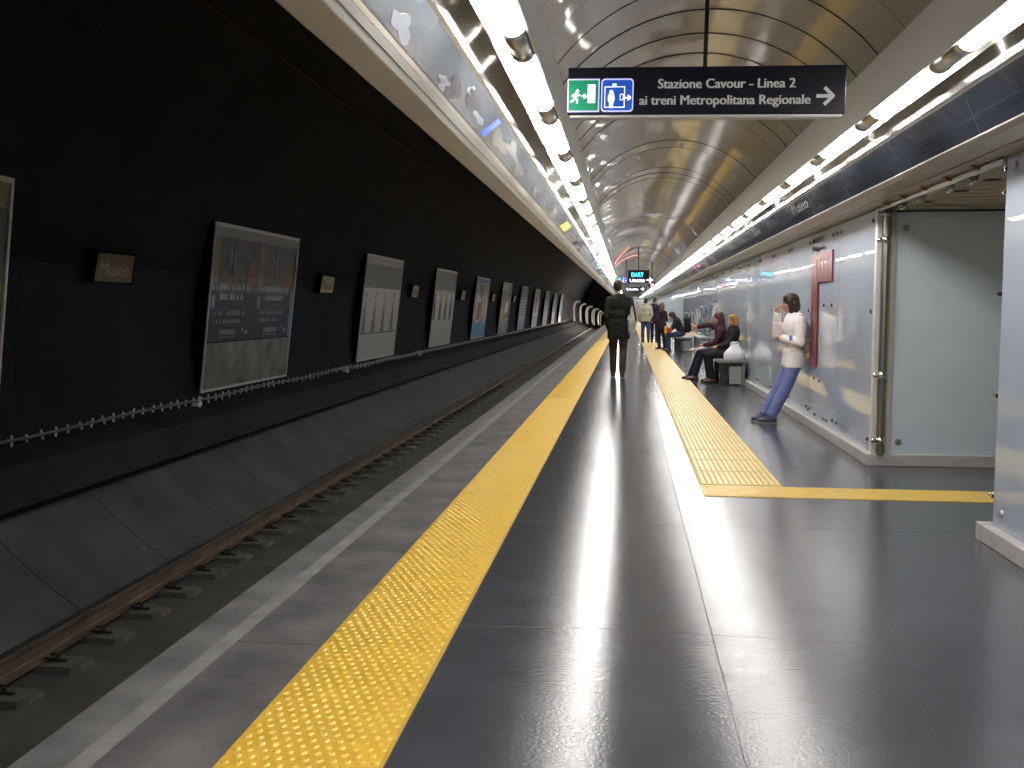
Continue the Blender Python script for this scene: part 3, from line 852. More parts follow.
# ------------------------------------------------------------------ fluorescent lamps
def lamp(name):
    e = empty(name, (0, 0, 0))
    bm = NB()
    NS = 16
    prof = [(-0.545, 0.0), (-0.545, 0.030), (-0.535, 0.046), (-0.515, 0.055), (0.515, 0.055), (0.535, 0.046), (0.545, 0.030), (0.545, 0.0)]
    rings = [[bm.verts.new((r * math.cos(2 * PI * k / NS), y, r * math.sin(2 * PI * k / NS))) for k in range(NS)] for y, r in prof if r > 0]
    for a, b in zip(rings, rings[1:]):
        for k in range(NS): bm.faces.new((a[k], a[(k + 1) % NS], b[(k + 1) % NS], b[k]))
    bm.faces.new(rings[0]); bm.faces.new(rings[-1][::-1])
    link_mesh('diffuser', bm, M['diffuser'], e, smooth=True)
    bm = NB()
    prof = [(0.52, 0.0575), (0.548, 0.0575), (0.550, 0.050), (0.60, 0.050), (0.602, 0.0535), (0.83, 0.0535), (0.832, 0.050), (0.88, 0.050), (0.882, 0.0575), (0.91, 0.0575)]
    rings = [[bm.verts.new((r * math.cos(2 * PI * k / NS), y, r * math.sin(2 * PI * k / NS))) for k in range(NS)] for y, r in prof]
    for a, b in zip(rings, rings[1:]):
        for k in range(NS): bm.faces.new((a[k], a[(k + 1) % NS], b[(k + 1) % NS], b[k]))
    bm.faces.new(rings[0]); bm.faces.new(rings[-1][::-1])
    link_mesh('end_cap', bm, M['alu'], e, smooth=True)
    bm = NB(); box(bm, -0.010, 0.010, 0.69, 0.74, 0.045, 0.135)
    link_mesh('holder', bm, M['steel'], e)
    return e
lp = lamp('fluorescent_lamp')
first = True
PER = 1.43
for row, x, y0, lab, grp in (('l', LX, 5.45 + 0.715, 'white glowing tube lamp in the long left row above the platform edge', 'left row of tube lamps'),
                             ('r', RX, 4.46 + 0.70, 'white glowing tube lamp in the long right row above the glass wall', 'right row of tube lamps')):
    for k in range(-5, 68):
        o = lp if first else copy_tree(lp)
        first = False
        o.location = (x, y0 + k * PER, TZ)
        tag(o, lab, 'lamp', grp)

# ------------------------------------------------------------------ right wall
# clad in glossy back-painted glass panels, each a touch out of true
random.seed(5)
def panel_wall(y0, y1, name):
    bm = NB()
    n = max(1, round((y1 - y0) / 1.42)); w = (y1 - y0) / n
    joints = []
    for i in range(n):
        ya, yb = y0 + i * w + 0.003, y0 + (i + 1) * w - 0.003
        t = random.uniform(-0.0020, 0.0020); t2 = random.uniform(-0.0016, 0.0016)
        vs = box(bm, WALLX, WALLX + 0.012, ya, yb, 0.10, 2.19)
        for v in vs:
            v.co.x += t * ((v.co.y - ya) / w - 0.5) + t2 * (v.co.z - 1)
        joints.append(yb + 0.003)
    box(bm, WALLX + 0.012, WALLX + 0.10, y0, y1, 0.0, 2.19)
    tag(link_mesh(name, bm, M['glass']), kind='structure')
    return n, w
nA, wA = panel_wall(8.50, 100.0, 'wall_right')
def base(bm, x0, x1, y0, y1): bbox(bm, x0, x1, y0, y1, 0.0, 0.10, 0.004, 1)
bm = NB(); base(bm, BASEX, WALLX + 0.05, 8.40, 100.0)
tag(link_mesh('baseboard_right', bm, M['base']), kind='structure')
bm = NB(); box(bm, BASEX - 0.0015, BASEX, 8.41, 100, 0.085, 0.097)
# bolt pairs holding the panels: children of the wall
wr = bpy.data.objects['wall_right']
pb = None
for i in range(14):
    y = 8.50 + i * wA
    for (z, dy) in ((2.10, 0.10), (2.10, -0.10), (0.20, 0.10), (0.20, -0.10), (1.32, 0.10)):
        if i == 0 and dy < 0: continue
        if z == 1.32 and i % 2: continue
        if pb is None:
            bm = NB(); cyl(bm, (-0.012, 0, 0), (0.0, 0, 0), 0.014, 12, 0.02)
            b = pb = link_mesh('bolt', bm, M['bolt'], wr)
        else:
            b = pb.copy(); COL.objects.link(b)
        b.location = (WALLX - 0.003, y + dy, z)
# end edge strip and corner post
bm = NB(); bbox(bm, WALLX - 0.012, WALLX + 0.03, 8.43, 8.50, 0.10, 2.19, 0.004)
tag(link_mesh('trim_1', bm, M['steelwhite']), kind='structure')
post = empty('corner_post', (2.155, 8.36, 0.0))
tag(post, 'thin steel post with round knuckle brackets at the corner of the glass wall', 'post')
bm = NB(); cyl(bm, (0, 0, 0.10), (0, 0, 2.19), 0.024, 16)
link_mesh('tube', bm, M['steel'], post)
bm = NB(); box(bm, 0.03, 0.05, 0.03, 0.12, 0.10, 2.19)
link_mesh('back_strip', bm, M['glass_edge'], post)
for z in (2.15, 1.92, 0.78, 0.22):
    bm = NB()
    cyl(bm, (0, 0, -0.028), (0, 0, 0.028), 0.034, 16)
    capsule(bm, (0, 0, 0), (-0.055, -0.01, 0.0), 0.015, 0.015, 10)
    ell(bm, (-0.06, -0.01, 0), (0.024, 0.024, 0.024), seg=10, rings=6)
    link_mesh('bracket', bm, M['chrome'] if z < 2.1 else M['steel'], post, smooth=True, loc=(0, 0, z))
bm = NB(); cyl(bm, (0, 0, 2.12), (0, 0, 2.135), 0.06, 16)
link_mesh('collar', bm, M['steel'], post)

# side passage
bm = NB(); box(bm, 2.20, 6.0, 8.42, 8.50, 0.0, 2.6)
tag(link_mesh('wall_passage_back', bm, M['panel']), kind='structure')
bm = NB(); bbox(bm, 2.20, 2.245, 8.395, 8.43, 0.10, 2.2, 0.003, 1)
tag(link_mesh('trim_2', bm, M['base']), kind='structure')
bm = NB(); base(bm, BASEX, 6.0, 8.385, 8.43)
tag(link_mesh('baseboard_back', bm, M['base']), kind='structure')
bm = NB(); box(bm, 2.245, 6.0, 8.410, 8.42, 2.155, 2.168)
tag(link_mesh('trim_3', bm, M['bolt']), kind='structure')
wb = bpy.data.objects['wall_passage_back']
for (x, z) in ((2.33, 2.02), (2.32, 0.205), (3.6, 2.02), (3.6, 0.205)):
    bm = NB(); cyl(bm, (0, 0, 0), (0, -0.014, 0), 0.028, 16, 0.024)
    link_mesh('bolt', bm, M['steel'], wb, loc=(x, 8.418, z))
bm = NB(); box(bm, 5.9, 6.0, 5.0, 8.5, 0, 2.6)
tag(link_mesh('wall_passage_end', bm, M['panel']), kind='structure')
bm = NB(); box(bm, 2.23, 6.0, 5.55, 5.62, 0, 2.6)
tag(link_mesh('wall_passage_front', bm, M['panel']), kind='structure')
bm = NB()
box(bm, 2.125, 6.0, 5.55, 8.5, 2.195, 2.45)
for i in range(12):
    y = 5.70 + i * 0.22
    box(bm, 2.22, 6.0, y, y + 0.03, 2.190, 2.195)
box(bm, 2.20, 6.0, 8.22, 8.42, 2.175, 2.195)
tag(link_mesh('ceiling_passage', bm, M['passage_ceiling']), kind='structure')
# round downlights in the passage ceiling
for (x, y, lab) in ((2.33, 7.93, 'round unlit downlight in the passage ceiling, farthest of three'), (2.36, 7.22, 'round unlit downlight in the passage ceiling, middle of three'), (2.36, 6.62, 'round unlit downlight in the passage ceiling, nearest of three')):
    e = empty('downlight', (x, y, 2.1895)); tag(e, lab, 'downlight', 'unlit downlights in the side passage')
    bm = NB(); cyl(bm, (0, 0, -0.004), (0, 0, 0.0), 0.065, 20); link_mesh('recess', bm, M['gap'], e)
    bm = NB()
    for k in range(24):
        a, b = 2 * PI * k / 24, 2 * PI * (k + 1) / 24
        vs = [bm.verts.new((r * math.cos(t), r * math.sin(t), z)) for r, t, z in ((0.062, a, -0.006), (0.062, b, -0.006), (0.078, b, -0.002), (0.078, a, -0.002))]
        bm.faces.new(vs)
    thicken(bm, (0, 0, 0.002)); link_mesh('rim', bm, M['passage_ceiling'], e)
# rail with round knobs over the passage mouth
rl = empty('header_rail', (2.10, 7.0, 2.175))
tag(rl, 'white horizontal rail with small stand-offs over the mouth of the side passage', 'rail')
bm = NB(); cyl(bm, (0, -1.28, 0), (0, 1.36, 0), 0.019, 12); link_mesh('tube', bm, mat('white_gloss_rail', (0.85, 0.85, 0.83), 0.2, coat=0.5), rl, smooth=True)
for y in (6.05, 6.55, 7.05, 7.55, 8.02):
    bm = NB(); cyl(bm, (0, 0, 0), (-0.055, 0, 0.012), 0.010, 8); cyl(bm, (-0.055, 0, 0.0), (-0.055, 0, 0.03), 0.014, 8)
    link_mesh('stand_off', bm, M['gold'], rl, loc=(0, y - 7.0, 0))
bm = NB(); path_tube(bm, [(-0.01, -1.28, 0.02), (0, -1.1, 0.035), (0, -0.95, 0.01), (0, -0.75, -0.02), (0, -0.45, -0.01), (0, 0.5, -0.012)], 0.008, 6)
link_mesh('cable', bm, M['bolt'], rl)
for i, (y, w) in enumerate(((7.95, 'farthest'), (7.48, 'second farthest'), (6.84, 'second nearest'), (6.40, 'nearest'))):
    e = empty('glass_holder', (2.17, y, 2.185)); tag(e, 'round chrome knob under the passage header, %s of four' % w, 'knob', 'chrome knobs under the passage header')
    bm = NB(); ell(bm, (0, 0, -0.035), (0.030, 0.030, 0.028), seg=14, rings=8); link_mesh('ball', bm, M['chrome'], e, smooth=True)
    bm = NB(); cyl(bm, (0, 0, -0.02), (0.02, 0, 0.02), 0.022, 10); link_mesh('stem', bm, M['steel'], e)

# near glass panel on the right
gp = empty('glass_partition', (WALLX, OPEN0, 0))
tag(gp, 'tall grey-blue glass panel with green edge at the right side of the photo', 'glass panel')
bm = NB()
for i in range(6):
    ya = -(i + 1) * 1.5 + 0.003; yb = -i * 1.5 - 0.003
    box(bm, 0.0, 0.014, ya, yb if i else 0.0, 0.10, 2.20)
link_mesh('pane', bm, M['glass'], gp)
bm = NB(); box(bm, 0.0, 0.014, 0.0, 0.004, 0.10, 2.20); link_mesh('edge', bm, M['glass_edge'], gp)
bm = NB(); box(bm, 0.03, 0.12, -9, -0.06, 0.0, 2.19); link_mesh('backing_frame', bm, M['panel'], gp)
for z in (2.13, 2.0, 1.43, 0.85, 0.27):
    bm = NB()
    cyl(bm, (0.02, 0.0, 0), (0.02, 0.045, 0), 0.016, 12); cyl(bm, (-0.004, 0.0, 0), (-0.004, 0.05, 0.0), 0.010, 10); bbox(bm, -0.014, 0.04, 0.0, 0.022, -0.014, 0.014, 0.003, 1)
    link_mesh('clamp', bm, M['chrome'], gp, loc=(0, 0, z))
for z in (2.13, 0.19):
    bm = NB(); cyl(bm, (-0.014, 0, 0), (0, 0, 0), 0.020, 14, 0.026); link_mesh('bolt', bm, M['steel'], gp, loc=(0, -0.13, z))
bm = NB(); base(bm, BASEX, WALLX + 0.05, -3, 5.70)
tag(link_mesh('baseboard_near', bm, M['base']), kind='structure')
bm = NB(); bbox(bm, BASEX - 0.006, WALLX + 0.08, 5.70, 5.78, 0.0, 0.105, 0.004, 1)
tag(link_mesh('trim_4', bm, M['base']), kind='structure')

# maroon line map and lettering on the wall
mp = empty('line_map', (WALLX - 0.012, 11.25, 0.70))
tag(mp, 'tall maroon and bronze line map shaped like a flag on the glass wall', 'map panel')
bm = NB(); box(bm, -0.008, 0.004, -0.36, 0.0, 0.0, 1.25)
link_mesh('pillar', bm, M['maroon'], mp)
bm = NB(); box(bm, -0.008, 0.004, -1.08, -0.36, 0.93, 1.25); link_mesh('flag', bm, M['maroon'], mp)
bm = NB()
box(bm, -0.0105, -0.0082, -0.30, -0.17, 0.16, 1.18)
for y in (-0.42, -0.62, -0.82): box(bm, -0.0105, -0.0082, y - 0.06, y, 0.98, 1.19)
link_mesh('bronze_strip', bm, M['gold'], mp)
for (s, z, w, y) in (('METRO', 2.075, 0.62, 11.25), ('Napoli', 1.985, 0.62, 11.25)):
    t = text_bm(s, 0.065, bold=0.012, width=w)
    for v in t.verts: v.co = Vector((0, -v.co.x, v.co.z))
    thicken(t, (-0.001, 0, 0))
    tag(link_mesh('wall_lettering', t, M['maroon_ink'], loc=(WALLX - 0.004, y, z)), 'maroon %s lettering on the glass above the line map' % ('upper' if s == 'METRO' else 'lower'), 'lettering')
# litter of small dark stickers low on the glass near the map
for i, (y, z) in enumerate(((11.05, 0.56), (10.75, 0.55), (11.35, 0.17), (10.95, 0.155), (10.5, 0.16), (10.32, 0.16), (10.2, 2.10), (10.05, 2.10), (10.6, 1.38), (10.2, 1.38))):
    b = pb.copy(); COL.objects.link(b); b.location = (WALLX - 0.003, y, z)

# far end wall
bm = NB(); box(bm, -1.6, 2.2, 101.8, 102.0, 0, 3.2)
tag(link_mesh('wall_far', bm, M['endwall']), kind='structure')
bm = NB(); box(bm, 0.9, 1.8, 101.75, 101.8, 0, 2.1)
tag(link_mesh('door_1', bm, M['steel']), kind='structure')

# ------------------------------------------------------------------ hanging direction sign
def arrow_bm(w, h, t):
    """right arrow made of a shaft and an open head"""
    bm = NB()
    def bar(a, b, th):
        a, b = Vector((a[0], 0, a[1])), Vector((b[0], 0, b[1]))
        n = (b - a).normalized(); n = Vector((-n.z, 0, n.x)) * th / 2
        vs = [bm.verts.new(p) for p in (a - n, b - n, b + n, a + n)]; bm.faces.new(vs)
    bar((-w / 2, 0), (w / 2 - t * 0.6, 0), t)
    bar((w / 2 - h / 2 - t * 0.2, h / 2), (w / 2, -t * 0.2), t); bar((w / 2 - h / 2 - t * 0.2, -h / 2), (w / 2, t * 0.2), t)
    return bm

SY = 4.6
sg = empty('hanging_sign', (0.35, SY, 2.36))
sg.rotation_euler = (0, math.radians(1.1), 0)
tag(sg, 'black hanging sign reading Stazione Cavour - Linea 2 with white arrow', 'sign')
W2 = 0.638
bm = NB(); bbox(bm, -W2, W2, 0.0, 0.07, -0.108, 0.112, 0.004, 1)
link_mesh('board', bm, M['sign'], sg)
bm = NB(); bbox(bm, -W2 + 0.01, W2 - 0.01, 0.005, 0.065, -0.122, -0.106, 0.003, 1); link_mesh('bottom_rail', bm, M['alu_side'], sg)
bm = NB(); cyl(bm, (0, 0.03, 0.11), (0, 0.03, 0.785), 0.010, 10); link_mesh('pole', bm, M['pole'], sg)
def place(bm, x, z, y=-0.002):
    for v in bm.verts: v.co += Vector((x, y, z))
    thicken(bm, (0, -0.0015, 0))
    return bm
t = text_bm('Stazione Cavour - Linea 2', 0.045, bold=0.032, width=0.625); link_mesh('lettering', place(t, -0.215, 0.012), M['signtext'], sg)
t = text_bm('ai treni Metropolitana Regionale', 0.045, bold=0.032, width=0.780); link_mesh('lettering', place(t, -0.300, -0.063), M['signtext'], sg)
link_mesh('arrow', place(arrow_bm(0.078, 0.078, 0.016), 0.545, -0.028), M['signtext'], sg)
def rrect(w, h, r, n=5):
    bm = NB(); vs = []
    for cx, cz, a0 in ((w / 2 - r, h / 2 - r, 0), (-w / 2 + r, h / 2 - r, 90), (-w / 2 + r, -h / 2 + r, 180), (w / 2 - r, -h / 2 + r, 270)):
        for k in range(n + 1):
            a = math.radians(a0 + 90 * k / n); vs.append(bm.verts.new((cx + r * math.cos(a), 0, cz + r * math.sin(a))))
    bm.faces.new(vs); return bm
def stick(bm, pts, r):
    for a, b in zip(pts, pts[1:]):
        a, b = Vector((a[0], 0, a[1])), Vector((b[0], 0, b[1])); n = (b - a).normalized(); e = n * r * 0.4; n = Vector((-n.z, 0, n.x)) * r
        bm.faces.new([bm.verts.new(p) for p in (a - n - e, b - n + e, b + n + e, a + n - e)])
def disc(bm, x, z, r):
    bm.faces.new([bm.verts.new((x + r * math.cos(2 * PI * k / 12), 0, z + r * math.sin(2 * PI * k / 12))) for k in range(12)])
def picto(px, kind, parent, s=1.0, y=-0.004, pz=-0.019):
    e = link_mesh('pictogram', place(rrect(0.152 * s, 0.154 * s, 0.004 if kind == 'exit' else 0.018), px, pz, y), M['violet_lit'], parent)
    link_mesh('field', place(rrect(0.140 * s, 0.140 * s, 0.003 if kind == 'exit' else 0.014), px, pz, y - 0.002), M['green_lit' if kind == 'exit' else 'blue_lit'], e)
    bm = NB()
    if kind == 'exit':
        disc(bm, -0.028, 0.020, 0.008)
        stick(bm, [(-0.032, 0.010), (-0.040, -0.012)], 0.006); stick(bm, [(-0.033, 0.006), (-0.046, 0.004), (-0.054, -0.006)], 0.003); stick(bm, [(-0.033, 0.006), (-0.022, -0.002), (-0.016, 0.004)], 0.003)
        stick(bm, [(-0.040, -0.012), (-0.050, -0.026), (-0.060, -0.030)], 0.004); stick(bm, [(-0.040, -0.012), (-0.028, -0.020), (-0.030, -0.036)], 0.004)
        stick(bm, [(-0.008, -0.004), (0.008, -0.004)], 0.003); stick(bm, [(0.003, 0.006), (0.013, -0.004), (0.003, -0.014)], 0.003)
        bm.faces.new([bm.verts.new((a, 0, b)) for a, b in ((0.020, -0.036), (0.056, -0.036), (0.056, 0.050), (0.020, 0.050))])
    else:
        stick(bm, [(-0.058, -0.056), (-0.058, 0.038), (0.034, 0.038), (0.034, -0.056), (-0.058, -0.056)], 0.002)
        disc(bm, -0.028, 0.014, 0.010); stick(bm, [(-0.028, 0.004), (-0.028, -0.030)], 0.011); stick(bm, [(-0.033, -0.028), (-0.033, -0.058)], 0.004); stick(bm, [(-0.022, -0.028), (-0.022, -0.058)], 0.004)
        stick(bm, [(-0.040, 0.0), (-0.041, -0.026)], 0.003); stick(bm, [(-0.016, 0.0), (-0.015, -0.026)], 0.003)
        stick(bm, [(0.036, -0.012), (0.058, -0.012)], 0.0035); stick(bm, [(0.050, -0.001), (0.062, -0.012), (0.050, -0.023)], 0.0035)
        stick(bm, [(-0.022, 0.048), (-0.006, 0.048)], 0.005)
        stick(bm, [(0.014, 0.004), (0.028, 0.004), (0.028, -0.022), (0.014, -0.022), (0.014, 0.004)], 0.0015)
    for v in bm.verts: v.co *= s
    link_mesh('symbol', place(bm, px, pz, y - 0.004), M['white_lit'], e)
picto(-W2 + 0.074, 'exit', sg)
picto(-W2 + 0.233, 'lift', sg)

# far signs
def far_sign(x, y, z, w, h, label, text, tm, tw, th, tx, poles, arrow=None, ax=0):
    e = empty('hanging_sign', (x, y, z)); tag(e, label, 'sign')
    bm = NB(); bbox(bm, -w / 2, w / 2, 0, 0.09, -h / 2, h / 2, 0.006, 1); link_mesh('board', bm, M['sign'], e)
    bm = NB()
    for px in poles: cyl(bm, (px, 0.045, h / 2), (px, 0.045, 3.13 - z), 0.014, 8)
    link_mesh('pole', bm, M['pole'], e)
    link_mesh('lettering', place(text_bm(text, th, bold=0.025, width=tw), tx, -th / 2), tm, e)
    if arrow: link_mesh('arrow', place(arrow_bm(th * 1.5, th * 1.3, th * 0.36), ax, 0), M['white_lit'], e)
    return e
far_sign(0.325, 28, 2.32, 0.62, 0.25, 'small black display with cyan lettering hanging above the walking man', 'DART', M['cyan_lit'], 0.34, 0.13, -0.20, (-0.0,))
e = far_sign(0.21, 33, 2.305, 1.32, 0.22, 'wide dark Uscita sign with small pictograms at its left end', 'Uscita', M['white_lit'], 0.50, 0.14, -0.12, (-0.25,), True, 0.53)
picto(-0.52, 'exit', e, 1.2, pz=0.0); picto(-0.31, 'lift', e, 1.2, pz=0.0)
far_sign(0.40, 47, 2.275, 0.95, 0.19, 'lowest and farthest black Uscita sign above the walking man', 'Uscita', M['white_lit'], 0.56, 0.12, -0.42, (0.0,), True, 0.33)
e = empty('red_arrow_sign', (0.86, 34.0, 2.17)); tag(e, 'tiny glowing pink arrow sign under the wide Uscita sign', 'sign')
bm = NB(); box(bm, -0.12, 0.12, 0, 0.05, -0.10, 0.10); link_mesh('board', bm, M['sign'], e)
bm = NB(); cyl(bm, (0, 0.025, 0.10), (0, 0.025, 0.8), 0.012, 8); link_mesh('pole', bm, M['pole'], e)
bm = arrow_bm(0.16, 0.14, 0.04)
for v in bm.verts: v.co = Matrix.Rotation(math.radians(40), 3, 'Y') @ v.co
link_mesh('arrow', place(bm, 0, 0), mat('pink_arrow', (0.8, 0.3, 0.5), 0.5, emit=(1.0, 0.55, 0.75), estr=1.3), e)

# ------------------------------------------------------------------ benches
def bench(x, y, L, label):
    e = empty('bench', (x, y, 0)); tag(e, label, 'bench', 'benches along the glass wall')
    bm = NB(); bbox(bm, -0.24, 0.24, 0, L, 0.40, 0.45, 0.01, 2); link_mesh('seat', bm, M['bench'], e)
    for yy in (0.06, L / 2 - 0.05, L - 0.12):
        bm = NB(); bbox(bm, -0.20, -0.12, yy, yy + 0.10, 0.0, 0.40, 0.004, 1); link_mesh('leg', bm, M['bench_leg'], e)
        bm = NB(); bbox(bm, 0.17, 0.22, yy, yy + 0.08, 0.0, 0.40, 0.004, 1); link_mesh('leg', bm, M['bench'], e)
        bm = NB(); bbox(bm, -0.12, 0.17, yy + 0.03, yy + 0.05, 0.34, 0.40, 0.003, 1); link_mesh('crossbar', bm, M['bench_leg'], e)
        bm = NB(); bbox(bm, -0.04, 0.17, yy + 0.035, yy + 0.05, 0.03, 0.34, 0.003, 1); link_mesh('side_panel', bm, M['bench_glass'], e)
    return e
bench(1.82, 16.75, 2.4, 'grey slab bench by the glass wall, nearer one with a white bag on it')
bench(1.78, 29.6, 2.6, 'grey slab bench by the glass wall, farther one with a hunched person')

# white plastic bag on the near bench
def plastic_bag(name, w, h, d, loc, rz, m, label, cat='bag', tilt=0):
    bm = NB()
    rr = random.Random(4)
    NS, NR = 28, 14
    rows = []
    for i in range(NR + 1):
        t = i / NR
        prof = (0.92 + 0.10 * math.sin(PI * t / 0.5)) if t < 0.5 else 0.92 * (1 - ((t - 0.5) / 0.5) ** 0.85 * 0.62)
        row = []
        for k in range(NS):
            a = 2 * PI * k / NS
            wr_ = 1 + 0.05 * math.sin(5 * a + 3 * t) + 0.03 * math.sin(11 * a + 7 * t) + rr.uniform(-0.02, 0.02)
            cx = abs(math.cos(a)) ** 0.75 * math.copysign(1, math.cos(a)); sy = abs(math.sin(a)) ** 0.75 * math.copysign(1, math.sin(a))
            row.append(bm.verts.new((w / 2 * prof * wr_ * cx, d / 2 * prof * wr_ * sy * (1 if t < 0.6 else 1 - (t - .6) * 1.2), h * 0.86 * t)))
        rows.append(row)
    for a, b in zip(rows, rows[1:]):
        for k in range(NS): bm.faces.new((a[k], a[(k + 1) % NS], b[(k + 1) % NS], b[k]))
    bm.faces.new(rows[0][::-1]); bm.faces.new(rows[-1])
    e = empty(name, loc, rz); tag(e, label, cat)
    e.rotation_euler = (tilt, 0, rz)
    link_mesh('pouch', bm, m, e, smooth=True)
    for s in (-1, 1):
        bm = NB(); path_tube(bm, [(-0.15 * w + s * .06 * w, s * 0.01, h * 0.80), (-0.12 * w + s * .10 * w, s * 0.03, h * 0.93), (s * 0.12 * w, s * 0.04, h * 1.0), (0.05 * w + s * .12 * w, s * 0.03, h * 0.92), (0.13 * w + s * .05 * w, s * 0.01, h * 0.80)], 0.010, 8)
        link_mesh('handle', bm, m, e, smooth=True)
    return e
whitebag = mat('white_plastic', (0.80, 0.80, 0.84), 0.35, noise=0.05, nscale=20)
plastic_bag('plastic_bag', 0.36, 0.31, 0.22, (1.88, 16.98, 0.45), 0.2, whitebag, 'white knotted plastic bag standing on the near end of the bench')
# dark bolt-like shopping pieces: small books on knees are skipped

# ------------------------------------------------------------------ people
def vec(*p): return Vector(p)
def rot_to(fwd, up=(0, 0, 1)):
    """matrix whose +Y looks along fwd, +Z near up, +X to the figure's right"""
    f = Vector(fwd).normalized(); u = Vector(up); r = f.cross(u).normalized(); u = r.cross(f).normalized()
    return Matrix(((r.x, f.x, u.x), (r.y, f.y, u.y), (r.z, f.z, u.z)))

def hand_parts(wrist, d, palm_n, thumb, s, curl):
    """palm shape for the remeshed body plus five finger chains; d points to the finger tips"""
    d = Vector(d).normalized(); n = Vector(palm_n); n = (n - d * n.dot(d)).normalized(); side = d.cross(n).normalized() * thumb
    w = Vector(wrist)
    palm = [(w, w + d * 0.045 * s, 0.026 * s, 0.036 * s), (w + d * 0.045 * s + side * 0.018 * s, w + d * 0.075 * s + side * 0.022 * s, 0.018 * s, 0.015 * s), (w + d * 0.045 * s - side * 0.018 * s, w + d * 0.07 * s - side * 0.022 * s, 0.017 * s, 0.014 * s)]
    fingers = []
    for off, ln, r in ((0.028, 0.070, 0.0088), (0.0095, 0.080, 0.0092), (-0.0095, 0.074, 0.0088), (-0.028, 0.058, 0.0078)):
        p = w + d * 0.070 * s + side * off * s; a = 0.25 * curl; pts = [p]
        for q, seg in enumerate((0.45, 0.32, 0.23)):
            dd = d * math.cos(a) + n * math.sin(a); p = p + dd * ln * seg * s; pts.append(p); a += 0.75 * curl
        for q, (x, y) in enumerate(zip(pts, pts[1:])): fingers.append((x, y, r * s * (1 - 0.08 * q), r * s * (0.92 - 0.1 * q)))
    p = w + d * 0.022 * s + side * 0.024 * s
    q1 = p + (d * 0.6 + side * 0.65 + n * 0.35).normalized() * 0.042 * s; q2 = q1 + (d * 0.85 + side * 0.1 + n * 0.5 * curl).normalized() * 0.030 * s
    fingers += [(p, q1, 0.0125 * s, 0.0105 * s), (q1, q2, 0.0100 * s, 0.0085 * s)]
    return palm, fingers

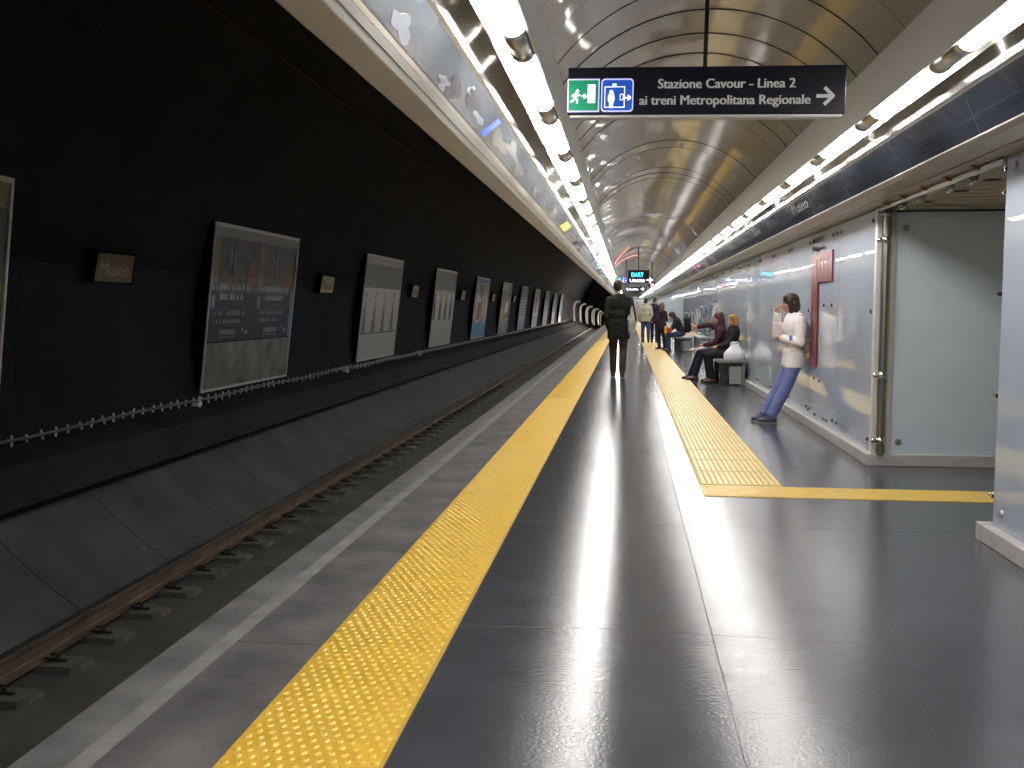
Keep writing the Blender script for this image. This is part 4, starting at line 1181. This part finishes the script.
def person(J, s, face, label, top, trousers, shoe_m, hair_m, hair='short', skin='skin', vox=0.009, headup=(0, 0, 1), belly=0.0, collar=None, top_ext=0.0, name='person', sleeve=1.0, female=False, stiff=1.0, fine=True):
    base_pt = (J['anL'] + J['anR']) / 2
    root = empty(name, (base_pt.x, base_pt.y, 0)); tag(root, label, 'person')
    off = Vector((base_pt.x, base_pt.y, 0))
    G = {k: v - off for k, v in J.items() if isinstance(v, Vector) and not k.startswith('d_')}
    D = {k: v for k, v in J.items() if k.startswith('d_')}
    R = rot_to(face, headup)
    H = G['head']
    def hp(x, y, z): return H + R @ Vector((x, y, z)) * s
    side = (G['shR'] - G['shL']).normalized()
    up = (G['neck'] - G['pelvis']).normalized()
    fw = up.cross(side).normalized()          # figure's front
    Rt = Matrix(((side.x, fw.x, up.x), (side.y, fw.y, up.y), (side.z, fw.z, up.z)))
    # --- the body, one skin
    bm = NB()
    ell(bm, hp(0, -0.012, 0.030), (0.076 * s, 0.094 * s, 0.092 * s), R)
    ell(bm, hp(0, 0.018, -0.035), (0.058 * s, 0.068 * s, 0.072 * s), R)
    ell(bm, hp(0, 0.052, -0.082), (0.026 * s, 0.026 * s, 0.022 * s), R)
    ell(bm, hp(0, 0.062, 0.022), (0.050 * s, 0.022 * s, 0.016 * s), R)
    capsule(bm, hp(0, 0.078, 0.012), hp(0, 0.098, -0.026), 0.008 * s, 0.013 * s, 8)
    ell(bm, hp(0, 0.078, -0.056), (0.024 * s, 0.012 * s, 0.009 * s), R)
    for q in (-1, 1):
        ell(bm, hp(q * 0.077, -0.010, -0.008), (0.010 * s, 0.020 * s, 0.031 * s), R)
        ell(bm, hp(q * 0.040, 0.052, -0.022), (0.022 * s, 0.022 * s, 0.020 * s), R)
    capsule(bm, G['neck'] - up * 0.03 * s, hp(0, -0.02, -0.06), 0.055 * s, 0.050 * s)
    ch = G['neck'] * 0.72 + G['pelvis'] * 0.28
    wa = G['neck'] * 0.35 + G['pelvis'] * 0.65
    ell(bm, ch, (0.145 * s, 0.095 * s, 0.17 * s), Rt); ell(bm, wa, (0.12 * s, 0.085 * s, 0.15 * s), Rt); ell(bm, G['pelvis'], (0.145 * s, 0.10 * s, 0.11 * s), Rt)
    fing = []
    for q in 'LR':
        capsule(bm, G['neck'] - up * 0.05 * s, G['sh' + q], 0.05 * s, 0.05 * s)
        capsule(bm, G['sh' + q], G['el' + q], 0.048 * s, 0.038 * s); capsule(bm, G['el' + q], G['wr' + q], 0.038 * s, 0.026 * s)
        capsule(bm, G['hip' + q], G['kn' + q], 0.078 * s, 0.050 * s); capsule(bm, G['kn' + q], G['an' + q], 0.050 * s, 0.034 * s)
        f = D['d_foot' + q].normalized()
        capsule(bm, G['an' + q] - Vector((0, 0, 0.03 * s)) - f * 0.03 * s, G['an' + q] - Vector((0, 0, 0.05 * s)) + f * 0.13 * s, 0.032 * s, 0.025 * s)
        hd = D.get('d_hand' + q, (G['wr' + q] - G['el' + q]).normalized())
        pn = D.get('d_palm' + q, side * (1 if q == 'L' else -1))
        pal, fi = hand_parts(G['wr' + q], hd, pn, 1 if q == 'L' else -1, s, J.get('curl' + q, 0.7))
        for a, b, ra, rb in pal: capsule(bm, a, b, ra, rb)
        fing += fi
    bm = remesh(bm, vox, 4)
    if fine:
        for a, b, ra, rb in fing: capsule(bm, a, b, ra, rb, 8, 3)
    body = link_mesh('body', bm, M[skin], root, smooth=True)
    for q in (-1, 1):
        bm = NB(); ell(bm, hp(q * 0.031, 0.069, 0.003), (0.012 * s, 0.010 * s, 0.007 * s), R, 8, 5); link_mesh('eye', bm, M['eye'], root, smooth=True)
    bm = NB(); ell(bm, hp(0, 0.086, -0.056), (0.021 * s, 0.007 * s, 0.007 * s), R, 8, 5); link_mesh('lips', bm, M['lips'], root, smooth=True)
    # --- trousers
    bm = NB(); tm, thick = trousers
    ell(bm, G['pelvis'], (0.165 * s, 0.122 * s, 0.125 * s), Rt)
    for q in 'LR':
        capsule(bm, G['hip' + q], G['kn' + q], 0.094 * s * thick, 0.070 * s * thick, 14)
        cuff = G['an' + q] + (G['kn' + q] - G['an' + q]).normalized() * 0.03 * s
        capsule(bm, G['kn' + q], cuff, 0.068 * s * thick, 0.058 * s * thick, 14)
        fold = (G['kn' + q] - G['an' + q]).normalized()
        for j in range(4):
            c = cuff + fold * (0.02 + 0.055 * j) * s + fw * 0.012 * s * ((-1) ** j)
            ell(bm, c, (0.062 * s * thick, 0.062 * s * thick, 0.012 * s))
    link_mesh('trousers', remesh(bm, vox, 4), tm, root, smooth=True)
    # --- top
    bm = NB()
    tmat, fat, hem = top
    ell(bm, ch + up * 0.01 * s, (0.178 * s * fat, 0.128 * s * fat, 0.20 * s), Rt); ell(bm, wa, (0.160 * s * fat, 0.122 * s * fat, 0.17 * s), Rt)
    ell(bm, G['pelvis'] + up * 0.03 * s, (0.172 * s * fat, 0.132 * s * fat, 0.10 * s), Rt)
    if hem > 0:
        hd = J.get('hemdir', -up)
        for q in (-1, 1):
            capsule(bm, G['pelvis'] + side * 0.07 * s * q, G['pelvis'] + side * 0.085 * s * q + Vector(hd) * hem * s, 0.118 * s * fat, 0.112 * s * fat, 16)
        ell(bm, G['pelvis'] + Vector(hd) * hem * 0.8 * s, (0.19 * s * fat, 0.125 * s * fat, 0.12 * s), Rt)
    for q in 'LR':
        capsule(bm, G['neck'] - up * 0.055 * s, G['sh' + q] - up * 0.005, 0.066 * s, 0.072 * s)
        capsule(bm, G['sh' + q], G['el' + q], 0.070 * s * fat, 0.056 * s * fat, 14)
        cf = G['el' + q] + (G['wr' + q] - G['el' + q]) * 0.92 * sleeve
        capsule(bm, G['el' + q], cf, 0.056 * s * fat, 0.042 * s * fat, 14)
        for j in range(3):
            c = G['el' + q] + (G['wr' + q] - G['el' + q]) * (0.15 + 0.2 * j); ell(bm, c, (0.056 * s * fat, 0.056 * s * fat, 0.018 * s), rot_to((G['wr' + q] - G['el' + q]).cross(Vector((0.3, 0.2, 1))), G['wr' + q] - G['el' + q]))
    if collar is None: ell(bm, G['neck'], (0.068 * s, 0.068 * s, 0.035 * s), Rt)
    tb = remesh(bm, vox, 4)
    if hem > 0.05:
        zc = (G['pelvis'] + Vector(J.get('hemdir', -up)) * (hem * s)).z - 0.03 * s
        if J.get('cuthem', True):
            r = bmesh.ops.bisect_plane(tb, geom=tb.verts[:] + tb.edges[:] + tb.faces[:], plane_co=(0, 0, zc), plane_no=(0, 0, 1), clear_inner=True)
            ed = [g for g in r['geom_cut'] if isinstance(g, bmesh.types.BMEdge)]
            try: bmesh.ops.holes_fill(tb, edges=ed)
            except Exception: pass
    topo = link_mesh('coat' if hem > 0.12 else 'jacket', tb, tmat, root, smooth=True)
    if collar is not None:
        bm = NB()
        for k in range(16):
            a, b = 2 * PI * k / 16, 2 * PI * (k + 1) / 16
            c = G['neck'] + up * 0.012 * s
            P_ = lambda t, rr, h: c + Rt @ Vector((rr * math.cos(t), rr * math.sin(t) * 0.95, h)) * s
            capsule(bm, P_(a, 0.066, 0.0), P_(b, 0.066, 0.0), 0.014 * s, 0.014 * s, 6, 2); capsule(bm, P_(a, 0.060, 0.02), P_(b, 0.060, 0.02), 0.012 * s, 0.012 * s, 6, 2)
        link_mesh('collar', bm, collar, root, smooth=True)
    # --- shoes
    for q in 'LR':
        f = D['d_foot' + q].normalized(); a = G['an' + q]; sd = f.cross(Vector((0, 0, 1))).normalized()
        bm = NB()
        zt = a.z - 0.075 * s
        capsule(bm, a - f * 0.035 * s - Vector((0, 0, 0.025 * s)), a - f * 0.03 * s + Vector((0, 0, 0.0)), 0.042 * s, 0.040 * s)
        for w_ in (-1, 1):
            capsule(bm, a - f * 0.045 * s + sd * 0.010 * w_ * s + Vector((0, 0, -0.045 * s)), a + f * 0.145 * s + sd * 0.016 * w_ * s + Vector((0, 0, -0.052 * s)) * (1 + 0 * w_), 0.036 * s, 0.026 * s)
        capsule(bm, a, a + f * 0.08 * s - Vector((0, 0, 0.035 * s)), 0.036 * s, 0.030 * s)
        sb = remesh(bm, min(vox, 0.008), 3)
        zmin = a.z - 0.080 * s
        for v in sb.verts:
            if v.co.z < zmin: v.co.z = zmin
        sh = link_mesh('shoe', sb, shoe_m, root, smooth=True)
        bm = NB()
        pts = [(a + f * t * s + sd * w_ * s) for t, w_ in ((-0.085, -0.02), (-0.085, 0.02), (-0.03, 0.036), (0.05, 0.036), (0.12, 0.046), (0.165, 0.030), (0.178, 0.0), (0.165, -0.030), (0.12, -0.046), (0.05, -0.036), (-0.03, -0.036))]
        lo_ = [bm.verts.new((p.x, p.y, zmin - 0.006 * s)) for p in pts]; hi_ = [bm.verts.new((p.x, p.y, zmin + 0.012 * s)) for p in pts]
        n_ = len(pts)
        for k in range(n_): bm.faces.new((lo_[k], lo_[(k + 1) % n_], hi_[(k + 1) % n_], hi_[k]))
        bm.faces.new(lo_[::-1]); bm.faces.new(hi_)
        link_mesh('sole', bm, J.get('sole', M['bolt']), sh)
    # --- hair
    bm = NB()
    if hair == 'short':
        ell(bm, hp(0, -0.022, 0.048), (0.084 * s, 0.100 * s, 0.088 * s), R); ell(bm, hp(0, -0.055, 0.0), (0.074 * s, 0.062 * s, 0.085 * s), R)
    elif hair == 'bob':
        ell(bm, hp(0, -0.024, 0.046), (0.094 * s, 0.110 * s, 0.095 * s), R)
        ell(bm, hp(0, -0.060, -0.030), (0.094 * s, 0.080 * s, 0.115 * s), R)
        for q in (-1, 1):
            capsule(bm, hp(q * 0.072, -0.005, 0.03), hp(q * 0.078, -0.015, -0.10), 0.034 * s, 0.030 * s); capsule(bm, hp(q * 0.06, -0.06, 0.0), hp(q * 0.062, -0.075, -0.135), 0.04 * s, 0.030 * s)
        capsule(bm, hp(-0.05, 0.055, 0.085), hp(0.05, 0.055, 0.085), 0.026 * s, 0.026 * s)
        capsule(bm, hp(0, -0.07, -0.02), hp(0, -0.09, -0.135), 0.05 * s, 0.035 * s)
        for q in (-0.07, -0.035, 0.0, 0.035, 0.07): capsule(bm, hp(q, -0.10 + abs(q) * .4, -0.05), hp(q * 1.1, -0.105 + abs(q) * .4, -0.155), 0.020 * s, 0.010 * s)
    elif hair == 'long':
        ell(bm, hp(0, -0.024, 0.046), (0.092 * s, 0.108 * s, 0.093 * s), R)
        ell(bm, hp(0, -0.06, -0.06), (0.10 * s, 0.075 * s, 0.15 * s), R)
        for q in (-1, 1): capsule(bm, hp(q * 0.074, 0.0, 0.02), hp(q * 0.085, 0.0, -0.20), 0.034 * s, 0.026 * s)
        capsule(bm, hp(0, -0.07, -0.05), hp(0, -0.09, -0.24), 0.07 * s, 0.045 * s)
    link_mesh('hair', remesh(bm, vox, 3), hair_m, root, smooth=True)
    return root, off, G, Rt, hp

def cloth(name, c, noise=0.12, ns=14, rough=0.8): return mat(name, c, rough, spec=0.25, noise=noise, nscale=ns, bump=0.25, bscale=30)

# -- man walking away in a dark coat
mx, my = -0.155, 18.44
s = 1.055
J = dict(anL=vec(mx - 0.10, my + 0.16, 0.085), anR=vec(mx + 0.075, my - 0.10, 0.085), knL=vec(mx - 0.105, my + 0.20, 0.54), knR=vec(mx + 0.085, my + 0.10, 0.53),
         hipL=vec(mx - 0.095, my + 0.05, 0.96), hipR=vec(mx + 0.10, my + 0.03, 0.96), pelvis=vec(mx, my + 0.04, 1.02), neck=vec(mx + 0.01, my + 0.06, 1.55), head=vec(mx - 0.03, my + 0.10, 1.735),
         shL=vec(mx - 0.185, my + 0.05, 1.475), shR=vec(mx + 0.205, my + 0.05, 1.465), elL=vec(mx - 0.235, my + 0.0, 1.17), elR=vec(mx + 0.275, my - 0.01, 1.16),
         wrL=vec(mx - 0.20, my + 0.14, 0.95), wrR=vec(mx + 0.285, my + 0.12, 0.98), d_footL=vec(-0.1, 1, 0), d_footR=vec(0.1, 1, 0.0), curlL=0.9, curlR=1.3, cuthem=True)
for k_ in J:
    if isinstance(J[k_], Vector) and not k_.startswith('d_'): J[k_] = J[k_] + Vector((0, 0, 0.016))
J['hemdir'] = (0, 0, -1); J['sole'] = M['joint']
coat = cloth('black_green_coat', (0.012, 0.014, 0.012)); brown = cloth('brown_trousers', (0.050, 0.036, 0.018))
person(J, s, (-0.12, 1, 0.0), 'man in dark coat and brown trousers walking away, seen from behind', (coat, 1.10, 0.24), (brown, 1.08), mat('brown_shoe', (0.03, 0.016, 0.010), 0.4), mat('dark_reddish_hair', (0.022, 0.010, 0.007), 0.6), 'short', vox=0.010)
gb = plastic_bag('plastic_bag', 0.14, 0.50, 0.09, (mx + 0.25, my - 0.17, 0.88), 0.3, mat('grey_white_plastic', (0.34, 0.35, 0.35), 0.35, noise=0.35, nscale=9), 'crumpled grey-white plastic bag under the right arm of the walking man')

# -- woman leaning on the glass wall
wy = 11.45
J = dict(anL=vec(1.690, wy - 0.07, 0.078), anR=vec(1.635, wy + 0.09, 0.078), knL=vec(1.845, wy - 0.085, 0.415), knR=vec(1.80, wy + 0.08, 0.415),
         hipL=vec(1.955, wy - 0.085, 0.755), hipR=vec(1.955, wy + 0.085, 0.755), pelvis=vec(1.955, wy, 0.80), neck=vec(1.950, wy, 1.265), head=vec(1.885, wy, 1.40),
         shL=vec(1.975, wy - 0.165, 1.195), shR=vec(1.965, wy + 0.165, 1.195), elL=vec(1.985, wy - 0.225, 0.955), elR=vec(1.770, wy + 0.13, 1.035),
         wrL=vec(1.785, wy - 0.13, 1.005), wrR=vec(1.755, wy + 0.035, 1.29), d_footL=vec(-1, -0.12, 0), d_footR=vec(-1, 0.12, 0), curlL=1.2, curlR=1.3, cuthem=True)
J['d_handL'] = vec(-0.7, 0.7, 0.12); J['d_handR'] = vec(-0.05, -0.15, 1); J['d_palmR'] = vec(1, 0, 0); J['d_palmL'] = vec(0.3, 0.8, 0); J['hemdir'] = (-0.22, 0, -1); J['sole'] = M['joint']
wj = cloth('cream_white_jacket', (0.88, 0.83, 0.83), 0.06, 9); wt = cloth('periwinkle_trousers', (0.17, 0.20, 0.44), 0.18, 8)
navy_shoe = mat('navy_white_trainer', (0.02, 0.03, 0.07), 0.45)
root, off, G, Rt, hp = person(J, 0.90, (-1, 0.12, -0.06), 'woman in white jacket and blue trousers leaning on the glass wall, hand to mouth', (wj, 1.15, 0.125), (wt, 1.18), navy_shoe,
       mat('dark_brown_hair', (0.030, 0.014, 0.009), 0.62, noise=0.4, nscale=30), 'bob', vox=0.007, collar=mat('red_collar', (0.5, 0.02, 0.03), 0.7))
# blue cuff patch, white glove-like cuff, bag strap, trainer stripes
bm = NB(); a, b = G['elL'], G['wrL']; p = a + (b - a) * 0.55
ell(bm, p + Vector((0.0, -0.012, 0.014)), (0.028, 0.050, 0.046)); link_mesh('blue_patch', bm, mat('blue_patch', (0.10, 0.18, 0.50), 0.7), root, smooth=True)
bm = NB(); p = a + (b - a) * 0.93; ell(bm, p, (0.040, 0.046, 0.046)); link_mesh('cuff', bm, mat('white_cuff', (0.85, 0.85, 0.86), 0.6), root, smooth=True)
for q in 'LR':
    bm = NB(); an = G['an' + q]
    for k in (0.03, 0.075):
        for sd in (-1, 1): capsule(bm, an + Vector((-k, sd * 0.043, -0.055)), an + Vector((-k - 0.015, sd * 0.032, -0.022)), 0.006, 0.006, 6)
    link_mesh('shoe_stripe', bm, M['joint'], root, smooth=True)
hb = empty('handbag', (2.06, wy - 0.17, 0.86)); tag(hb, 'small grey-brown shoulder bag hanging at the back of the leaning woman', 'bag')
bagm = mat('taupe_leather', (0.20, 0.18, 0.15), 0.5, noise=0.15, nscale=12)
bm = NB(); bbox(bm, -0.035, 0.030, -0.08, 0.02, -0.02, 0.13, 0.018, 3); link_mesh('pouch', bm, bagm, hb, smooth=True)
bm = NB(); bbox(bm, -0.038, 0.034, -0.084, 0.024, 0.08, 0.135, 0.015, 3); link_mesh('flap', bm, mat('taupe_flap', (0.14, 0.125, 0.11), 0.5), hb, smooth=True)
bm = NB(); path_tube(bm, [(-0.02, -0.09, 0.12), (-0.055, -0.075, 0.22), (-0.075, -0.06, 0.33), (-0.085, 0.01, 0.405), (-0.05, 0.045, 0.40), (0.01, 0.03, 0.30), (0.02, 0.01, 0.12)], 0.008, 6); link_mesh('strap', bm, bagm, hb, smooth=True)

# -- seated women on the near bench (both face the track)
def seated(x, y, s, lean, kn, an, **kw):
    """x = hip position; kn, an = knee and ankle x offsets (towards the track is negative)"""
    J = dict(pelvis=vec(x, y, 0.575), hipL=vec(x - 0.02, y - 0.09 * s, 0.545), hipR=vec(x - 0.02, y + 0.09 * s, 0.545),
             knL=vec(x + kn[0], y - 0.10, 0.50), knR=vec(x + kn[1], y + 0.11, 0.50), anL=vec(x + an[0], y - 0.11, 0.085), anR=vec(x + an[1], y + 0.12, 0.085),
             neck=vec(x + lean, y, 0.555 + 0.47 * s), d_footL=vec(-1, -0.1, 0), d_footR=vec(-1, 0.15, 0), cuthem=False)
    n = J['neck']
    J['head'] = n + vec(-0.05 - 0.02, 0, 0.165) * s
    J['shL'] = n + vec(0.02, -0.165, -0.065) * s; J['shR'] = n + vec(0.02, 0.165, -0.065) * s
    J['elL'] = n + vec(-0.10, -0.20, -0.31) * s; J['elR'] = n + vec(-0.10, 0.20, -0.31) * s
    J['wrL'] = n + vec(-0.30, -0.07, -0.37) * s; J['wrR'] = n + vec(-0.30, 0.07, -0.37) * s
    J.update(kw)
    return J
blk = cloth('black_cloth', (0.012, 0.012, 0.016)); plum = cloth('plum_jacket', (0.055, 0.018, 0.030)); dnm = cloth('dark_navy_trousers', (0.018, 0.018, 0.034))
shoe_b = mat('dark_red_shoe', (0.07, 0.022, 0.018), 0.4)
J = seated(1.86, 17.45, 0.93, 0.05, (-0.40, -0.42), (-0.33, -0.36))
J['head'] = J['neck'] + vec(-0.02, 0, 0.125)
person(J, 0.93, (-1, -0.35, 0), 'blonde woman in a black coat seated on the near bench beside a white bag', (blk, 1.06, 0.0), (blk, 1.02), shoe_b, mat('golden_blonde_hair', (0.30, 0.18, 0.055), 0.5, noise=0.3, nscale=30), 'bob', 'skin_warm', vox=0.011)
J = seated(1.82, 18.10, 0.94, -0.10, (-0.44, -0.46), (-0.55, -0.62))
J['elR'] = J['shR'] + vec(-0.17, 0.16, 0.10); J['wrR'] = J['elR'] + vec(-0.23, 0.02, -0.05)
J['head'] = J['neck'] + vec(-0.03, 0, 0.155); J['wrL'] = J['neck'] + vec(-0.28, 0.0, -0.34)
person(J, 0.94, (-1, -0.3, -0.12), 'dark-haired woman in a plum jacket seated on the near bench, arm held out', (plum, 1.0, 0.0), (dnm, 1.0), shoe_b, mat('dark_hair', (0.045, 0.022, 0.015), 0.55), 'long', 'skin_warm', vox=0.011)
# scarf belongs to the woman, magazine rests on her knees
bm = NB(); bbox(bm, -0.14, 0.10, -0.12, 0.12, 0.0, 0.02, 0.003, 1)
o = link_mesh('magazine', bm, mat('white_paper', (0.75, 0.74, 0.76), 0.6), loc=(1.33, 18.08, 0.585)); o.rotation_euler = (0, -0.2, 0.2)
tag(o, 'white magazine lying on the knees of the dark-haired seated woman', 'magazine')
bm = NB(); box(bm, -0.10, 0.02, -0.08, 0.06, 0.0205, 0.0215); link_mesh('cover_print', bm, mat('red_print', (0.40, 0.08, 0.06), 0.6), o)

# -- hunched person on the far bench with a backpack
dk = cloth('dark_slate_jacket', (0.022, 0.024, 0.034)); jn = cloth('blue_jeans', (0.045, 0.065, 0.15))
J = seated(1.72, 30.3, 0.97, -0.20, (-0.42, -0.42), (-0.40, -0.44))
J['head'] = J['neck'] + vec(-0.12, 0, 0.09)
person(J, 0.97, (-1, -0.1, -0.5), 'dark-haired person hunched forward on the far bench in a dark jacket and jeans', (dk, 1.08, 0.0), (jn, 1.0), M['bolt'], mat('auburn_dark_hair', (0.035, 0.015, 0.010), 0.6), 'bob', vox=0.014, fine=False)
e = empty('backpack', (1.88, 30.28, 0.80)); tag(e, 'dark backpack on the back of the hunched person on the far bench', 'backpack')
bm = NB(); bbox(bm, -0.10, 0.10, -0.15, 0.15, -0.22, 0.24, 0.06, 3); link_mesh('pack', bm, blk, e, smooth=True)
bm = NB(); bbox(bm, 0.085, 0.14, -0.10, 0.10, -0.18, 0.02, 0.03, 3); link_mesh('pocket', bm, dk, e, smooth=True)
e = empty('shopping_bag', (1.30, 30.15, 0.56)); tag(e, 'yellow and red bag on the lap of the hunched person on the far bench', 'bag')
bm = NB(); bbox(bm, -0.06, 0.10, -0.12, 0.12, 0.0, 0.20, 0.03, 2); link_mesh('pouch', bm, mat('red_bag', (0.35, 0.03, 0.03), 0.5), e)
bm = NB(); bbox(bm, -0.14, -0.05, -0.12, 0.12, -0.01, 0.22, 0.03, 2); link_mesh('yellow_side', bm, mat('yellow_bag', (0.65, 0.45, 0.03), 0.5), e)

# -- standing people further down
def standing(x, y, s, turn=0.0, arms=0.0):
    c, si = math.cos(turn), math.sin(turn)
    def T(a, b, z): return vec(x + a * c - b * si, y + a * si + b * c, z + 0.014)
    J = dict(anL=T(-0.10 * s, 0.04, 0.085), anR=T(0.11 * s, -0.05, 0.085), knL=T(-0.10 * s, 0.06, 0.49 * s), knR=T(0.105 * s, 0.0, 0.49 * s), hipL=T(-0.09 * s, 0, 0.90 * s), hipR=T(0.09 * s, 0, 0.90 * s),
             pelvis=T(0, 0, 0.95 * s), neck=T(0, 0.01, 1.46 * s), head=T(0, 0.03, 1.63 * s), shL=T(-0.18 * s, 0, 1.39 * s), shR=T(0.18 * s, 0, 1.39 * s),
             elL=T(-0.24 * s, -0.02, 1.10 * s), elR=T(0.24 * s, -0.02, 1.10 * s), wrL=T(-0.20 * s, 0.12 + arms, 0.90 * s + arms), wrR=T(0.20 * s, 0.12 + arms, 0.90 * s + arms))
    J['d_footL'] = Vector((-si - 0.15 * c, c, 0)); J['d_footR'] = Vector((-si + 0.15 * c, c, 0)); J['hemdir'] = (0, 0, -1)
    return J
bj = cloth('beige_jacket', (0.48, 0.44, 0.30)); nv = cloth('navy_jacket', (0.022, 0.022, 0.060))
person(standing(0.72, 37.1, 0.98, 0.2), 0.98, (-0.2, 1, 0), 'person in a beige jacket and blue jeans standing far down the platform', (bj, 1.05, 0.08), (jn, 1.05), M['bolt'], mat('dark_hair_b', (0.02, 0.013, 0.01), 0.6), 'short', vox=0.014, fine=False)
person(standing(1.06, 37.4, 1.0, -0.3), 1.0, (0.3, 1, 0), 'person in a navy jacket standing beside the beige jacket far down the platform', (nv, 1.05, 0.10), (cloth('dark_trousers', (0.02, 0.022, 0.04)), 1.0), M['bolt'], mat('dark_hair_c', (0.03, 0.015, 0.01), 0.6), 'short', vox=0.014, fine=False)
person(standing(1.13, 31.0, 0.86, 0.9, 0.12), 0.86, (-0.6, 0.8, 0), 'brown-haired woman in dark clothes standing in front of the far bench', (cloth('dark_brown_jacket', (0.035, 0.022, 0.020)), 1.05, 0.10), (blk, 1.05), M['bolt'], mat('brown_hair_d', (0.16, 0.075, 0.03), 0.6, noise=.3, nscale=30), 'long', vox=0.014, fine=False)
